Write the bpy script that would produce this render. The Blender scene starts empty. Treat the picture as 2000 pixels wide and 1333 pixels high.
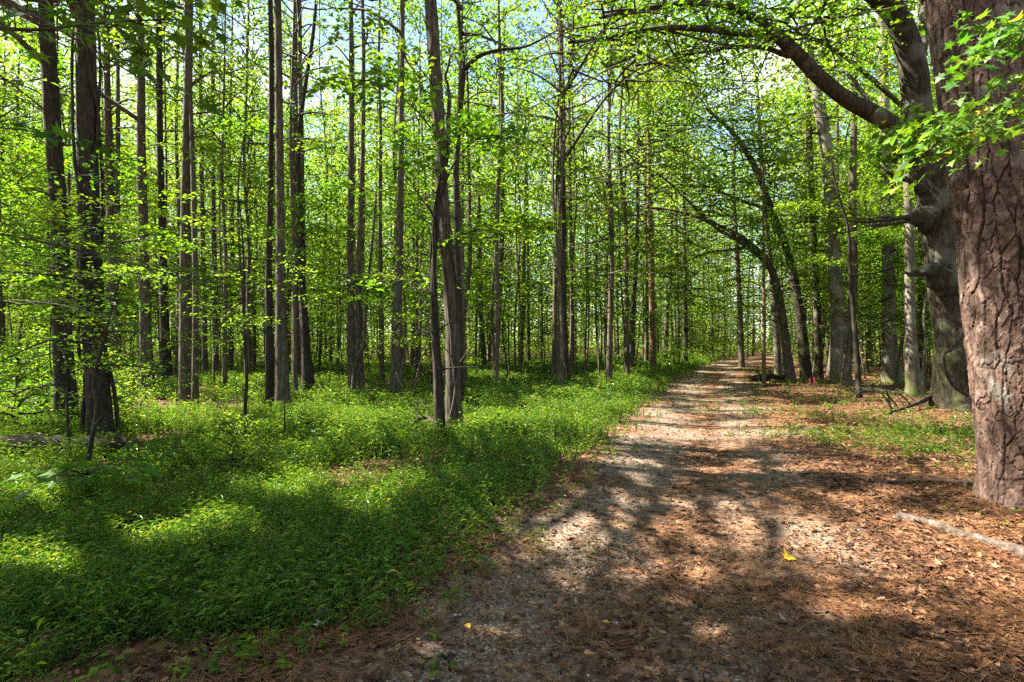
import bpy, math
import numpy as np
R_ = math.radians
sc = bpy.context.scene
C = sc.collection
# ------------------------------------------------------------------ camera
F = 1111.0; HOR = 668.0; H0 = 1.55          # focal length in photo pixels (2000 wide), horizon row, eye height
cam_d = bpy.data.cameras.new('camera'); cam = bpy.data.objects.new('camera', cam_d); C.objects.link(cam)
cam.location = (0, 0, H0); cam.rotation_euler = (R_(90), 0, 0)
cam_d.sensor_width = 36; cam_d.lens = 36 * F / 2000; cam_d.clip_start = 0.05; cam_d.clip_end = 3000
sc.camera = cam
# ------------------------------------------------------------------ sky, sun, exposure
SUN_EL, SUN_AZ = 50.0, -75.0                 # azimuth clockwise from the view direction (+Y)
w = bpy.data.worlds.new("World"); sc.world = w; w.use_nodes = True
nt = w.node_tree; nt.nodes.clear(); N = nt.nodes.new; LK = nt.links.new
sky = N('ShaderNodeTexSky'); sky.sky_type = 'NISHITA'; sky.sun_disc = False
sky.sun_elevation = R_(SUN_EL); sky.sun_rotation = R_(SUN_AZ % 360); sky.air_density = 1.0; sky.dust_density = 0.6
tc = N('ShaderNodeTexCoord'); mp = N('ShaderNodeMapping'); mp.inputs['Scale'].default_value = (1, 1, 2.4)
nz = N('ShaderNodeTexNoise'); nz.inputs['Scale'].default_value = 2.6; nz.inputs['Detail'].default_value = 7; nz.inputs['Roughness'].default_value = .55
cr = N('ShaderNodeValToRGB'); cr.color_ramp.elements[0].position = .49; cr.color_ramp.elements[1].position = .66
mx = N('ShaderNodeMix'); mx.data_type = 'RGBA'; mx.inputs['B'].default_value = (5.2, 5.3, 5.6, 1)
bg = N('ShaderNodeBackground'); bg.inputs['Strength'].default_value = 0.05
out = N('ShaderNodeOutputWorld')
LK(tc.outputs['Generated'], mp.inputs['Vector']); LK(mp.outputs[0], nz.inputs['Vector']); LK(nz.outputs['Fac'], cr.inputs[0])
LK(cr.outputs[0], mx.inputs['Factor']); LK(sky.outputs[0], mx.inputs['A']); LK(mx.outputs['Result'], bg.inputs[0]); LK(bg.outputs[0], out.inputs[0])
sd = bpy.data.lights.new('sun', 'SUN'); sun = bpy.data.objects.new('sun', sd); C.objects.link(sun)
sd.energy = 5.0; sd.angle = R_(0.53); sd.color = (1.0, .93, .80)
sun.rotation_euler = (R_(90 - SUN_EL), 0, R_(180 - SUN_AZ)); sun.location = (-20, 15, 40)
sv = sc.view_settings; sv.view_transform = 'Standard'; sv.look = 'None'; sv.exposure = 3.05; sv.gamma = 1.0; sv.use_curve_mapping = False
cy = sc.cycles
cy.max_bounces = 6; cy.diffuse_bounces = 4; cy.glossy_bounces = 2; cy.transmission_bounces = 4; cy.transparent_max_bounces = 4
cy.caustics_reflective = False; cy.caustics_refractive = False; cy.sample_clamp_indirect = 8
cy.use_denoising = False
try: cy.denoiser = 'OPENIMAGEDENOISE'; cy.denoising_input_passes = 'RGB_ALBEDO_NORMAL'
except Exception: pass
sc.render.use_persistent_data = False
# ------------------------------------------------------------------ helpers
rng = np.random.default_rng(11)
def vnoise(x, y, seed=0):
    """smooth 2-D value noise in 0..1"""
    x = np.asarray(x, float); y = np.asarray(y, float)
    xi = np.floor(x).astype(np.int64); yi = np.floor(y).astype(np.int64); fx = x - xi; fy = y - yi
    fx = fx*fx*(3-2*fx); fy = fy*fy*(3-2*fy)
    def h(a, b):
        n = (a*374761393 + b*668265263 + seed*974634777) & 0xffffffff
        n = ((n ^ (n >> 13)) * 1274126177) & 0xffffffff
        return ((n ^ (n >> 16)) & 0xffff) / 65535.0
    return (h(xi, yi)*(1-fx)+h(xi+1, yi)*fx)*(1-fy) + (h(xi, yi+1)*(1-fx)+h(xi+1, yi+1)*fx)*fy
def fbm(x, y, seed=0, o=4):
    s = 0; a = .5; t = 0
    for i in range(o):
        s = s + a*vnoise(np.asarray(x)*2**i, np.asarray(y)*2**i, seed+i*17); t += a; a *= .5
    return s/t
_py = np.array([-30,-5,0,2.6,3.4,5.9,9.5,15,24,32,40,50,62,80,120.])
_px = np.array([-14,-4.6,-2.6,-1.6,-1.15,-.21,1.19,3.15,6.3,9.7,13.8,20,30,48,100.])
_yy = np.linspace(-30,120,601); _xx = np.convolve(np.pad(np.interp(_yy,_py,_px),6,'edge'),np.ones(13)/13,'valid')
def x_left(y): return np.interp(y, _yy, _xx)
PW = 4.1
def x_right(y): return x_left(y) + PW
def gz(x, y):
    """height of the ground"""
    x = np.asarray(x, float); y = np.asarray(y, float)
    d = np.hypot(x, y)
    z = (fbm(x*.22, y*.22, 3, 3)-.5)*.30*np.clip(d/6,.15,1)
    t = (x-x_left(y))/PW
    onp = np.clip(1-np.abs(t-.5)*1.35, 0, 1)
    onp = np.clip(onp*3, 0, 1)
    z = z*(1-.85*onp) - .035*onp*np.cos((t-.5)*math.pi*3)*0.6
    z=z+.07*np.exp(-((x-4.75)**2+(y-5.15)**2)/.55)
    return z
def gd(py): return H0*F/(py-HOR)
def PT(px, py, d):
    """the place that stands d metres ahead in that direction"""
    return np.array([(px-1000)/F*d, d, H0+(HOR-py)/F*d])
class MB:
    def __init__(s): s.v=[]; s.t=[]; s.m=[]; s.s=[]; s.n=0; s.a={}
    def add(s, V, T, mat=0, smooth=False, **attr):
        V=np.asarray(V,np.float32).reshape(-1,3); T=np.asarray(T,np.int32).reshape(-1,3)
        s.v.append(V); s.t.append(T+s.n); s.m.append(np.full(len(T),mat,np.int32)); s.s.append(np.full(len(T),smooth,bool)); s.n+=len(V)
        for k,a in attr.items(): s.a.setdefault(k,[]).append(np.asarray(a,np.float32))
    def mesh(s, name, mats):
        V=np.concatenate(s.v); T=np.concatenate(s.t); m=bpy.data.meshes.new(name)
        m.vertices.add(len(V)); m.vertices.foreach_set('co', V.ravel())
        m.loops.add(T.size); m.loops.foreach_set('vertex_index', T.ravel())
        m.polygons.add(len(T)); m.polygons.foreach_set('loop_start', np.arange(0,T.size,3,dtype=np.int32))
        m.polygons.foreach_set('material_index', np.concatenate(s.m)); m.polygons.foreach_set('use_smooth', np.concatenate(s.s))
        for k,a in s.a.items():
            at=m.attributes.new(k,'FLOAT','POINT'); at.data.foreach_set('value', np.concatenate(a))
        for x in mats: m.materials.append(x)
        m.update(calc_edges=True); return m
def link(name, mesh, parent=None, loc=None):
    o=bpy.data.objects.new(name, mesh); C.objects.link(o)
    if parent is not None: o.parent=parent
    if loc is not None: o.location=[float(c) for c in loc]
    return o
def tag(o, label, cat, group=None, kind=None):
    if label: o['label']=label
    if cat: o['category']=cat
    if group: o['group']=group
    if kind: o['kind']=kind
    return o
def thing(name, label, cat, loc, group=None, rz=0):
    o=link(name, None, loc=loc); o.rotation_euler=(0,0,rz); o.empty_display_size=.2
    return tag(o, label, cat, group)
def setting(name, mesh): o=link(name, mesh); o['kind']='structure'; return o
def stuff(name, mesh, label, cat): return tag(link(name, mesh), label, cat, kind='stuff')
def smooth_path(P, n):
    """Catmull-Rom through the points"""
    P=np.asarray(P,float)
    if len(P)==2: return P[0]+(P[1]-P[0])*np.linspace(0,1,n)[:,None]
    Q=np.vstack([2*P[0]-P[1],P,2*P[-1]-P[-2]]); k=len(P)-1
    u=np.linspace(0,k-1e-9,n); i=u.astype(int); t=(u-i)[:,None]
    a,b,c,d=Q[i],Q[i+1],Q[i+2],Q[i+3]
    return .5*((2*b)+(c-a)*t+(2*a-5*b+4*c-d)*t*t+(3*b-a-3*c+d)*t**3)
def tube(P, r, seg=8, lump=0, seed=0, cap=True, flute=None):
    P=np.asarray(P,float); n=len(P); r=np.broadcast_to(np.asarray(r,float),(n,))
    T=np.gradient(P,axis=0); T/=np.linalg.norm(T,axis=1)[:,None]+1e-12
    ref=np.array([1.,0,0]) if abs(T[0][0])<.8 else np.array([0,1.,0])
    U=np.zeros_like(P); u=ref-T[0]*ref.dot(T[0])
    for i in range(n):
        u=u-T[i]*u.dot(T[i]); u/=np.linalg.norm(u)+1e-12; U[i]=u
    W=np.cross(T,U); a=np.linspace(0,2*math.pi,seg,endpoint=False)
    rr=r[:,None]*np.ones(seg)
    if lump:
        s=np.concatenate([[0],np.cumsum(np.linalg.norm(np.diff(P,axis=0),axis=1))])
        k=s[:,None]/(np.mean(r)*2.2+1e-6)
        rr=rr*(1+lump*((vnoise(np.cos(a)[None]*1.6+5+0*k, np.sin(a)[None]*1.6+k, seed)-.5)*2))
    if flute is not None: rr=rr*(1+flute[:,None]*(.5+.5*np.cos(a*5+seed))[None]**1.5)
    V=P[:,None,:]+rr[...,None]*(np.cos(a)[None,:,None]*U[:,None,:]+np.sin(a)[None,:,None]*W[:,None,:])
    i=np.arange(n-1)[:,None]*seg; j=np.arange(seg)[None]; j2=(j+1)%seg
    A=i+j; B=i+j2; D=i+seg+j; E=i+seg+j2
    F_=np.stack([np.stack([A,B,E],-1),np.stack([A,E,D],-1)],2).reshape(-1,3)
    V=V.reshape(-1,3)
    if cap:
        V=np.vstack([V,P[-1]+T[-1]*r[-1]*.5]); c=len(V)-1; o=(n-1)*seg
        F_=np.vstack([F_,np.stack([o+np.arange(seg),o+(np.arange(seg)+1)%seg,np.full(seg,c)],1)])
    return V,F_
def frames(nrm, az):
    """per-leaf axis a (along) and b (across) from normals and an azimuth"""
    nrm=nrm/np.linalg.norm(nrm,axis=1)[:,None]
    h=np.stack([np.cos(az),np.sin(az),np.zeros_like(az)],1)
    a=h-nrm*np.sum(h*nrm,1)[:,None]; a/=np.linalg.norm(a,axis=1)[:,None]+1e-9
    return a,np.cross(nrm,a),nrm
def leaf_quads(p, a, b, n, L, W, fold=.12, droop=.12):
    """simple pointed leaves, two faces each, folded on the midrib"""
    L=np.broadcast_to(L,(len(p),))[:,None]; W=np.broadcast_to(W,(len(p),))[:,None]
    up=n*W*fold
    V=np.stack([p, p+a*L*.45-b*W*.5+up, p+a*L-n*L*droop, p+a*L*.45+b*W*.5+up],1).reshape(-1,3)
    k=np.arange(len(p))[:,None]*4
    return V, np.concatenate([k+[0,1,2],k+[0,2,3]],1).reshape(-1,3)
def outline(kind):
    if kind=='maple':   # five pointed lobes with deep bays
        r=[(0,.0),(.12,.20),(-.02,.46),(.30,.26),(.50,.62),(.58,.24),(1.0,.0)]
    elif kind=='sweetgum':
        r=[(0,.0),(.05,.16),(-.10,.50),(.26,.20),(.55,.66),(.50,.17),(1.05,.0)]
    elif kind=='oak':   # rounded lobes down the sides
        r=[(0,.0),(.18,.10),(.26,.24),(.38,.12),(.50,.30),(.62,.14),(.76,.28),(.86,.12),(1.0,.0)]
    else: r=[(0,0),(.15,.14),(.4,.25),(.7,.17),(1,0)]
    r=np.array(r); return np.vstack([r,(r[-2:0:-1]*[1,-1])])
def leaf_shapes(p,a,b,n,L,kind,cup=.1,droop=.1,curl=None,seed=0):
    """leaves with a real outline, fanned from the middle of the blade"""
    o=outline(kind); k=len(o); q=len(p); L=np.broadcast_to(L,(q,))[:,None,None]
    cu=np.full(q,cup) if curl is None else curl
    x=o[None,:,0:1]; y=o[None,:,1:2]
    z=cu[:,None,None]*(y*y*2.2)-droop*x*x
    V=p[:,None]+L*(x*a[:,None]+y*b[:,None]+z*n[:,None])
    c=p[:,None]+L*(.42*a[:,None]-droop*.17*n[:,None])
    V=np.concatenate([c,V],1)
    i=np.arange(k); f=np.stack([np.zeros(k,int),1+i,1+(i+1)%k],1)
    return V.reshape(-1,3),(np.arange(q)[:,None,None]*(k+1)+f[None]).reshape(-1,3)
def rand_normals(n, spread, g): 
    v=g.normal(0,spread,(n,3)); v[:,2]=1; return v
# ------------------------------------------------------------------ materials
def newmat(name):
    m=bpy.data.materials.new(name); m.use_nodes=True; t=m.node_tree; t.nodes.clear(); return m,t,t.nodes.new,t.links.new
def ramp(t, stops):
    n=t.nodes.new('ShaderNodeValToRGB'); e=n.color_ramp.elements
    for i,(p,c) in enumerate(stops):
        x=e[i] if i<2 else e.new(p)
        x.position=p; x.color=(*c,1)
    return n
def leaf_mat(name, stops, trans=.5, tint=(1.5,1.35,.5), rough=.45, spec=.3):
    m,t,N,LK=newmat(name)
    g=N('ShaderNodeNewGeometry'); oi=N('ShaderNodeObjectInfo'); r=ramp(t,stops); LK(g.outputs['Random Per Island'],r.inputs[0])
    hs=N('ShaderNodeHueSaturation'); mr=N('ShaderNodeMapRange'); mr.inputs[3].default_value=.475; mr.inputs[4].default_value=.52
    LK(oi.outputs['Random'],mr.inputs[0]); LK(mr.outputs[0],hs.inputs['Hue']); LK(r.outputs[0],hs.inputs['Color'])
    p=N('ShaderNodeBsdfPrincipled'); p.inputs['Roughness'].default_value=rough; p.inputs['Specular IOR Level'].default_value=spec
    LK(hs.outputs[0],p.inputs['Base Color'])
    mu=N('ShaderNodeMix'); mu.data_type='RGBA'; mu.blend_type='MULTIPLY'; mu.inputs['Factor'].default_value=1; mu.inputs['B'].default_value=(*tint,1)
    LK(hs.outputs[0],mu.inputs['A']); tr=N('ShaderNodeBsdfTranslucent'); LK(mu.outputs['Result'],tr.inputs[0])
    x=N('ShaderNodeMixShader'); x.inputs[0].default_value=trans; o=N('ShaderNodeOutputMaterial')
    LK(p.outputs[0],x.inputs[1]); LK(tr.outputs[0],x.inputs[2]); LK(x.outputs[0],o.inputs[0]); return m
def bark_mat(name, c1, c2, c3, sx=14, sz=2.2, bump=.6, dist=.03, moss=0.0, mossh=1.2, lichen=0.0):
    """furrowed bark: noise drawn out along the trunk, moss low down, pale lichen blotches"""
    m,t,N,LK=newmat(name)
    tc=N('ShaderNodeTexCoord'); mp=N('ShaderNodeMapping'); mp.inputs['Scale'].default_value=(sx,sx,sz); LK(tc.outputs['Object'],mp.inputs[0])
    n1=N('ShaderNodeTexNoise'); n1.inputs['Scale'].default_value=1; n1.inputs['Detail'].default_value=6; n1.inputs['Roughness'].default_value=.65; LK(mp.outputs[0],n1.inputs[0])
    r=ramp(t,[(.33,c1),(.52,c2),(.72,c3)]); LK(n1.outputs['Fac'],r.inputs[0])
    n2=N('ShaderNodeTexNoise'); n2.inputs['Scale'].default_value=1.7; n2.inputs['Detail'].default_value=4; LK(tc.outputs['Object'],n2.inputs[0])
    col=r.outputs[0]
    if lichen:
        lr=ramp(t,[(.52,(0,0,0)),(.62,(lichen,)*3)]); LK(n2.outputs['Fac'],lr.inputs[0])
        q=N('ShaderNodeMix'); q.data_type='RGBA'; q.inputs['B'].default_value=(.24,.23,.19,1); LK(lr.outputs[0],q.inputs['Factor']); LK(col,q.inputs['A']); col=q.outputs['Result']
    if moss:
        sp=N('ShaderNodeSeparateXYZ'); LK(tc.outputs['Object'],sp.inputs[0])
        mr=N('ShaderNodeMapRange'); mr.inputs[1].default_value=0; mr.inputs[2].default_value=mossh; mr.inputs[3].default_value=moss; mr.inputs[4].default_value=-.15; LK(sp.outputs['Z'],mr.inputs[0])
        ad=N('ShaderNodeMath'); ad.operation='ADD'; LK(mr.outputs[0],ad.inputs[0]); LK(n2.outputs['Fac'],ad.inputs[1])
        mr2=N('ShaderNodeMapRange'); mr2.inputs[1].default_value=.62; mr2.inputs[2].default_value=.85; mr2.inputs[4].default_value=.8; LK(ad.outputs[0],mr2.inputs[0])
        q=N('ShaderNodeMix'); q.data_type='RGBA'; q.inputs['B'].default_value=(.085,.10,.022,1); LK(mr2.outputs[0],q.inputs['Factor']); LK(col,q.inputs['A']); col=q.outputs['Result']
    p=N('ShaderNodeBsdfPrincipled'); p.inputs['Roughness'].default_value=.9; p.inputs['Specular IOR Level'].default_value=.15; LK(col,p.inputs['Base Color'])
    b=N('ShaderNodeBump'); b.inputs['Strength'].default_value=bump; b.inputs['Distance'].default_value=dist; LK(n1.outputs['Fac'],b.inputs['Height']); LK(b.outputs[0],p.inputs['Normal'])
    o=N('ShaderNodeOutputMaterial'); LK(p.outputs[0],o.inputs[0]); return m
def island_mat(name, stops, rough=.8, trans=0, spec=.2):
    m,t,N,LK=newmat(name); g=N('ShaderNodeNewGeometry'); r=ramp(t,stops); LK(g.outputs['Random Per Island'],r.inputs[0])
    p=N('ShaderNodeBsdfPrincipled'); p.inputs['Roughness'].default_value=rough; p.inputs['Specular IOR Level'].default_value=spec; LK(r.outputs[0],p.inputs['Base Color'])
    o=N('ShaderNodeOutputMaterial')
    if trans:
        tr=N('ShaderNodeBsdfTranslucent'); LK(r.outputs[0],tr.inputs[0]); x=N('ShaderNodeMixShader'); x.inputs[0].default_value=trans
        LK(p.outputs[0],x.inputs[1]); LK(tr.outputs[0],x.inputs[2]); LK(x.outputs[0],o.inputs[0])
    else: LK(p.outputs[0],o.inputs[0])
    return m
LEAF=leaf_mat('canopy_leaf',[(0,(.042,.092,.010)),(.5,(.080,.150,.012)),(.97,(.12,.19,.016)),(1,(.20,.20,.02))],.62,(1.75,1.75,.5),.5,.25)
LEAF_MID=leaf_mat('understorey_leaf',[(0,(.040,.090,.012)),(.6,(.085,.160,.014)),(.98,(.13,.20,.018)),(1,(.26,.22,.02))],.6,(1.7,1.75,.5),.5,.25)
LEAF_NEAR=leaf_mat('near_leaf',[(0,(.030,.085,.012)),(.6,(.050,.125,.014)),(1,(.085,.16,.016))],.4,(1.5,1.5,.6),.6,.12)
LEAF_YEL=leaf_mat('yellow_green_leaf',[(0,(.045,.115,.012)),(.6,(.085,.17,.016)),(.92,(.13,.21,.02)),(1,(.38,.27,.03))],.45,(1.5,1.5,.6))
LEAF_PALE=leaf_mat('far_leaf',[(0,(.07,.125,.020)),(.6,(.11,.175,.025)),(1,(.16,.21,.04))],.62,(1.6,1.65,.7),.6,.15)
GRASS=leaf_mat('grass_blade',[(0,(.026,.066,.010)),(.5,(.054,.115,.014)),(.85,(.10,.170,.022)),(.95,(.14,.17,.03)),(1,(.24,.17,.06))],.48,(1.9,1.75,.6),.4,.45)
NEEDLE=leaf_mat('pine_needle_green',[(0,(.03,.07,.02)),(1,(.06,.11,.03))],.25)
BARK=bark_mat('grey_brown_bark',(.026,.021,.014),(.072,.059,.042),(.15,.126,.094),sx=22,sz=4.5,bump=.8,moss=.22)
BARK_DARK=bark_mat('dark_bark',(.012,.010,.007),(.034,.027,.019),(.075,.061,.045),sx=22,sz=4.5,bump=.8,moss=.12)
BARK_PALE=bark_mat('pale_bark',(.06,.050,.037),(.115,.098,.075),(.19,.165,.13),sx=7,sz=1.6,bump=.35,moss=.4,mossh=1.6,lichen=.7)
BARK_OAK=bark_mat('oak_bark',(.014,.011,.007),(.040,.033,.021),(.085,.074,.051),sx=20,sz=4,bump=.9,dist=.06,moss=.2,mossh=7,lichen=.3)
BARK_BG=bark_mat('wood_bark',(.035,.028,.018),(.085,.068,.048),(.15,.125,.095),sx=8,sz=1.5,bump=.4,moss=.15)
BARK_RED=bark_mat('reddish_bark',(.05,.030,.018),(.13,.082,.05),(.21,.14,.09),sx=26,sz=5)
DEADWOOD=bark_mat('dead_wood',(.022,.015,.011),(.075,.055,.044),(.16,.125,.105),sx=20,sz=20,bump=.9,dist=.03)
DEADDARK=bark_mat('rotten_wood',(.012,.009,.007),(.035,.026,.019),(.07,.052,.038),sx=14,sz=14,bump=.6,dist=.02)
# ------------------------------------------------------------------ ground and path
def soil_mat(name, path=False):
    m,t,N,LK=newmat(name); tc=N('ShaderNodeTexCoord')
    v=N('ShaderNodeTexVoronoi'); v.inputs['Scale'].default_value=15; v.inputs['Randomness'].default_value=1
    dn=N('ShaderNodeTexNoise'); dn.inputs['Scale'].default_value=22; dn.inputs['Detail'].default_value=3
    ad=N('ShaderNodeMix'); ad.data_type='VECTOR'; ad.inputs['Factor'].default_value=.045
    LK(tc.outputs['Object'],dn.inputs[0]); LK(tc.outputs['Object'],ad.inputs['A']); LK(dn.outputs['Color'],ad.inputs['B']); LK(ad.outputs['Result'],v.inputs['Vector'])
    sp=N('ShaderNodeSeparateColor'); LK(v.outputs['Color'],sp.inputs[0])
    r=ramp(t,[(0,(0.0222,0.0103,0.0051)),(.45,(0.0696,0.0313,0.0140)),(.8,(0.1202,0.0566,0.0258)),(1,(0.1708,0.0916,0.0467))]); LK(sp.outputs[0],r.inputs[0])
    big=N('ShaderNodeTexNoise'); big.inputs['Scale'].default_value=.9; big.inputs['Detail'].default_value=5; LK(tc.outputs['Object'],big.inputs[0])
    col=r.outputs[0]; hgt=sp.outputs[1]
    if path:
        gn=N('ShaderNodeTexVoronoi'); gn.inputs['Scale'].default_value=70; LK(tc.outputs['Object'],gn.inputs['Vector'])
        gs=N('ShaderNodeSeparateColor'); LK(gn.outputs['Color'],gs.inputs[0])
        gr=ramp(t,[(0,(0.0407,0.0296,0.0204)),(.5,(0.1016,0.0739,0.0510)),(.9,(0.1761,0.1329,0.0946)),(1,(0.2846,0.2305,0.1746))]); LK(gs.outputs[0],gr.inputs[0])
        at=N('ShaderNodeAttribute'); at.attribute_name='litter'
        a2=N('ShaderNodeMath'); a2.operation='ADD'; LK(at.outputs['Fac'],a2.inputs[0]); LK(big.outputs['Fac'],a2.inputs[1])
        fr=ramp(t,[(.50,(0,0,0)),(.72,(1,1,1))]); LK(a2.outputs[0],fr.inputs[0])
        q=N('ShaderNodeMix'); q.data_type='RGBA'; LK(fr.outputs[0],q.inputs['Factor']); LK(gr.outputs[0],q.inputs['A']); LK(col,q.inputs['B']); col=q.outputs['Result']
    p=N('ShaderNodeBsdfPrincipled'); p.inputs['Roughness'].default_value=.92; p.inputs['Specular IOR Level'].default_value=.15; LK(col,p.inputs['Base Color'])
    b=N('ShaderNodeBump'); b.inputs['Strength'].default_value=.7; b.inputs['Distance'].default_value=.02; LK(hgt,b.inputs['Height']); LK(b.outputs[0],p.inputs['Normal'])
    o=N('ShaderNodeOutputMaterial'); LK(p.outputs[0],o.inputs[0]); return m
def grid(xs, ys, zf):
    X,Y=np.meshgrid(xs,ys); V=np.stack([X,Y,zf(X,Y)],-1).reshape(-1,3); nx=len(xs); ny=len(ys)
    i=(np.arange(ny-1)[:,None]*nx+np.arange(nx-1)[None]).ravel()
    return V,np.concatenate([np.stack([i,i+1,i+nx+1],1),np.stack([i,i+nx+1,i+nx],1)])
s=np.linspace(-1,1,241); ax=np.sign(s)*(np.abs(s)*18+np.abs(s)**6*700)
ay=np.concatenate([np.linspace(-60,-6,28)[:-1],np.linspace(-6,24,181)[:-1],np.geomspace(24,900,70)])
b=MB(); V,T=grid(ax,ay,gz); b.add(V,T,0,True); setting('ground', b.mesh('ground',[soil_mat('leaf_litter_soil')]))
yy=np.concatenate([np.linspace(-8,20,281)[:-1],np.linspace(20,75,180)]); tt=np.linspace(0,1,41)
wob=(fbm(yy*1.3,yy*0+3,5)-.5)*.7; wob2=(fbm(yy*1.3,yy*0+9,6)-.5)*.8
xl=x_left(yy)+.05+wob; xr=x_right(yy)-.1+wob2
X=xl[:,None]+(xr-xl)[:,None]*tt[None]; Y=np.repeat(yy[:,None],41,1); Z=gz(X,Y)+.006
lit=np.clip(np.abs(tt-.5)*2,0,1)[None]**2.3*.42-.01+0*X; lit=lit+.22*np.exp(-((tt[None]-.5)/.10)**2)+(tt[None]-.5)*.10
b=MB(); i=(np.arange(len(yy)-1)[:,None]*41+np.arange(40)[None]).ravel()
b.add(np.stack([X,Y,Z],-1),np.concatenate([np.stack([i,i+1,i+42],1),np.stack([i,i+42,i+41],1)]),0,True,litter=lit.ravel()); setting('path', b.mesh('path',[soil_mat('gravel_path',True)]))

# ------------------------------------------------------------------ ground cover
def scatter(n, y0, y1, edge=1.02, pad=1.0, power=1.0):
    """random places on the ground that the view covers between two distances"""
    y=y0+(y1-y0)*rng.random(n)**power; x=(rng.random(n)*2-1)*(y*edge*.95+pad); return x,y
def grass_mask(x,y):
    e=x_left(y)-x+.42+(fbm(x*1.1,y*1.1,21,3)-.5)*1.1            # metres inside the left verge
    near=np.clip((4.2-y)/.8,0,.8); m=np.clip(e/.7,0,1)*np.maximum(np.clip((fbm(x*.55,y*.55,33,3)-.34)/.16,.06,1),near)*np.clip((fbm(x*2.1,y*2.1,34,2)-.25)/.2,.1,1)
    bare=np.exp(-(((x+2.7)/.8)**2+((y-7.05)/.4)**2))       # the leaf-strewn hollow under the bent sapling
    return m*(1-.7*bare)
def sprigs(b, x, y, hmin, hmax, nl, L, W, g):
    n=len(x); h=(hmin+(hmax-hmin)*g.random(n))*(.45+1.15*fbm(x*1.1,y*1.1,51,3)); z=gz(x,y)
    az=g.random(n)*6.283; lean=g.random(n)*.55
    top=np.stack([x+np.cos(az)*lean*h,y+np.sin(az)*lean*h,z+h*np.sqrt(1-lean**2*.6)],1); base=np.stack([x,y,z-.02],1)
    t=np.linspace(.25,1,nl)[None,:]*np.ones((n,1)); t=np.clip(t+g.normal(0,.05,t.shape),.1,1)
    P=base[:,None]+(top-base)[:,None]*t[...,None]; P=P.reshape(-1,3); k=len(P)
    la=(az[:,None]+np.arange(nl)[None]*2.6+g.normal(0,.5,(n,nl))).ravel()
    nr=rand_normals(k,.42,g); a,bb,nn=frames(nr,la)
    LL=L*(.6+.7*g.random(k)); V,T=leaf_quads(P,a,bb,nn,LL,LL*W,.25,.22); b.add(V,T,0)
    sw=np.maximum(.0016,.0009*y)[:,None]*np.array([[1,0,0]])
    V=np.stack([base-sw,base+sw,top],1).reshape(-1,3); b.add(V,np.arange(3*n).reshape(-1,3),0)
b=MB(); g=np.random.default_rng(5)
for (n,y0,y1,hm,hx,nl,L,W) in ((34000,2.2,6.5,.06,.24,8,.045,.20),(40000,6.5,13,.10,.34,8,.060,.20),(30000,13,26,.15,.38,7,.10,.24),(17000,26,48,.2,.42,6,.18,.28)):
    x,y=scatter(n,y0,y1,1.0,1.2); x=np.where(x>x_left(y)+.6,x-np.abs(x_left(y)-x)*1.4-1.0*rng.random(n)*3,x)
    k=(rng.random(n)<grass_mask(x,y))&(np.abs(x)<y*1.0+3); sprigs(b,x[k],y[k],hm,hx,nl,L,W,g)
# a bright fringe along the verge
yv=3+35*rng.random(7000)**1.6; xv=x_left(yv)-rng.normal(.35,.5,7000)+(fbm(yv*1.2,yv*0,44)-.5)*.7
sprigs(b,xv,yv,.06,.30,8,.06,.22,g)
stuff('grass', b.mesh('grass',[GRASS]), 'low bright green stilt grass carpeting the wood left of the path','grass')
b=MB()
for (cx,cy_,sx_,sy_,n,hh) in ((5.7,7.9,.55,.35,150,.20),(6.6,9.2,.6,.5,190,.22),(7.6,9.6,.7,.5,200,.2),(7.3,11.5,1.2,.6,130,.2),(5.0,9.0,.7,.5,200,.16),(5.4,12.5,.9,.8,90,.2),(8.6,15.5,2.0,1.2,90,.2),(11.5,20,3,2.2,90,.2),(15,27,4,4,120,.3),(5.6,6.3,.3,.25,60,.15)):
    sprigs(b,cx+rng.normal(0,sx_,n),cy_+rng.normal(0,sy_,n),.05,hh,6,.075 if cy_<13 else .12,.2,g)
n=420; y=4+18*rng.random(n); sprigs(b,x_right(y)+.3+4*rng.random(n),y,.04,.14,4,.06,.45,g)
stuff('grass_tufts', b.mesh('grass_tufts',[GRASS]), 'thin green grass growing through brown litter right of the path','grass')
# small weeds creeping out of the verge onto the litter
b=MB(); n=420; y=2.6+7*rng.random(n)**1.4; x=x_left(y)+np.abs(rng.normal(0,.35,n)); sprigs(b,x,y,.03,.10,5,.045,.55,g)
for (n,y0,y1,L) in ((900,2.4,7,.05),(900,7,14,.07),(500,14,26,.10)):
    x,y=scatter(n,y0,y1,1.0,.5); k=(x<x_left(y)-.2)&(fbm(x*.7,y*.7,52,2)>.45); x=x[k]; y=y[k]; sprigs(b,x,y,.10,.42,5,L,.6,g)
n=500; x,y=scatter(n,3,16,1.0,.5); k=x<x_left(y)-.3; x=x[k]; y=y[k]; n=len(x); z=gz(x,y); hh_=.25+.35*g.random(n); az=g.random(n)*6.283; P0=np.stack([x,y,z],1); P1=P0+np.stack([np.cos(az)*hh_*.5,np.sin(az)*hh_*.5,hh_],1); sw=np.maximum(.0016,.0006*y)[:,None]*np.array([[1.,0,0]])
b.add(np.stack([P0-sw,P0+sw,P1],1).reshape(-1,3),np.arange(3*n).reshape(-1,3),1)
stuff('weeds', b.mesh('weeds',[LEAF_MID,DEADWOOD]), 'broad-leaved weeds and dry stems in the grass and along its edge','weeds')
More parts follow.
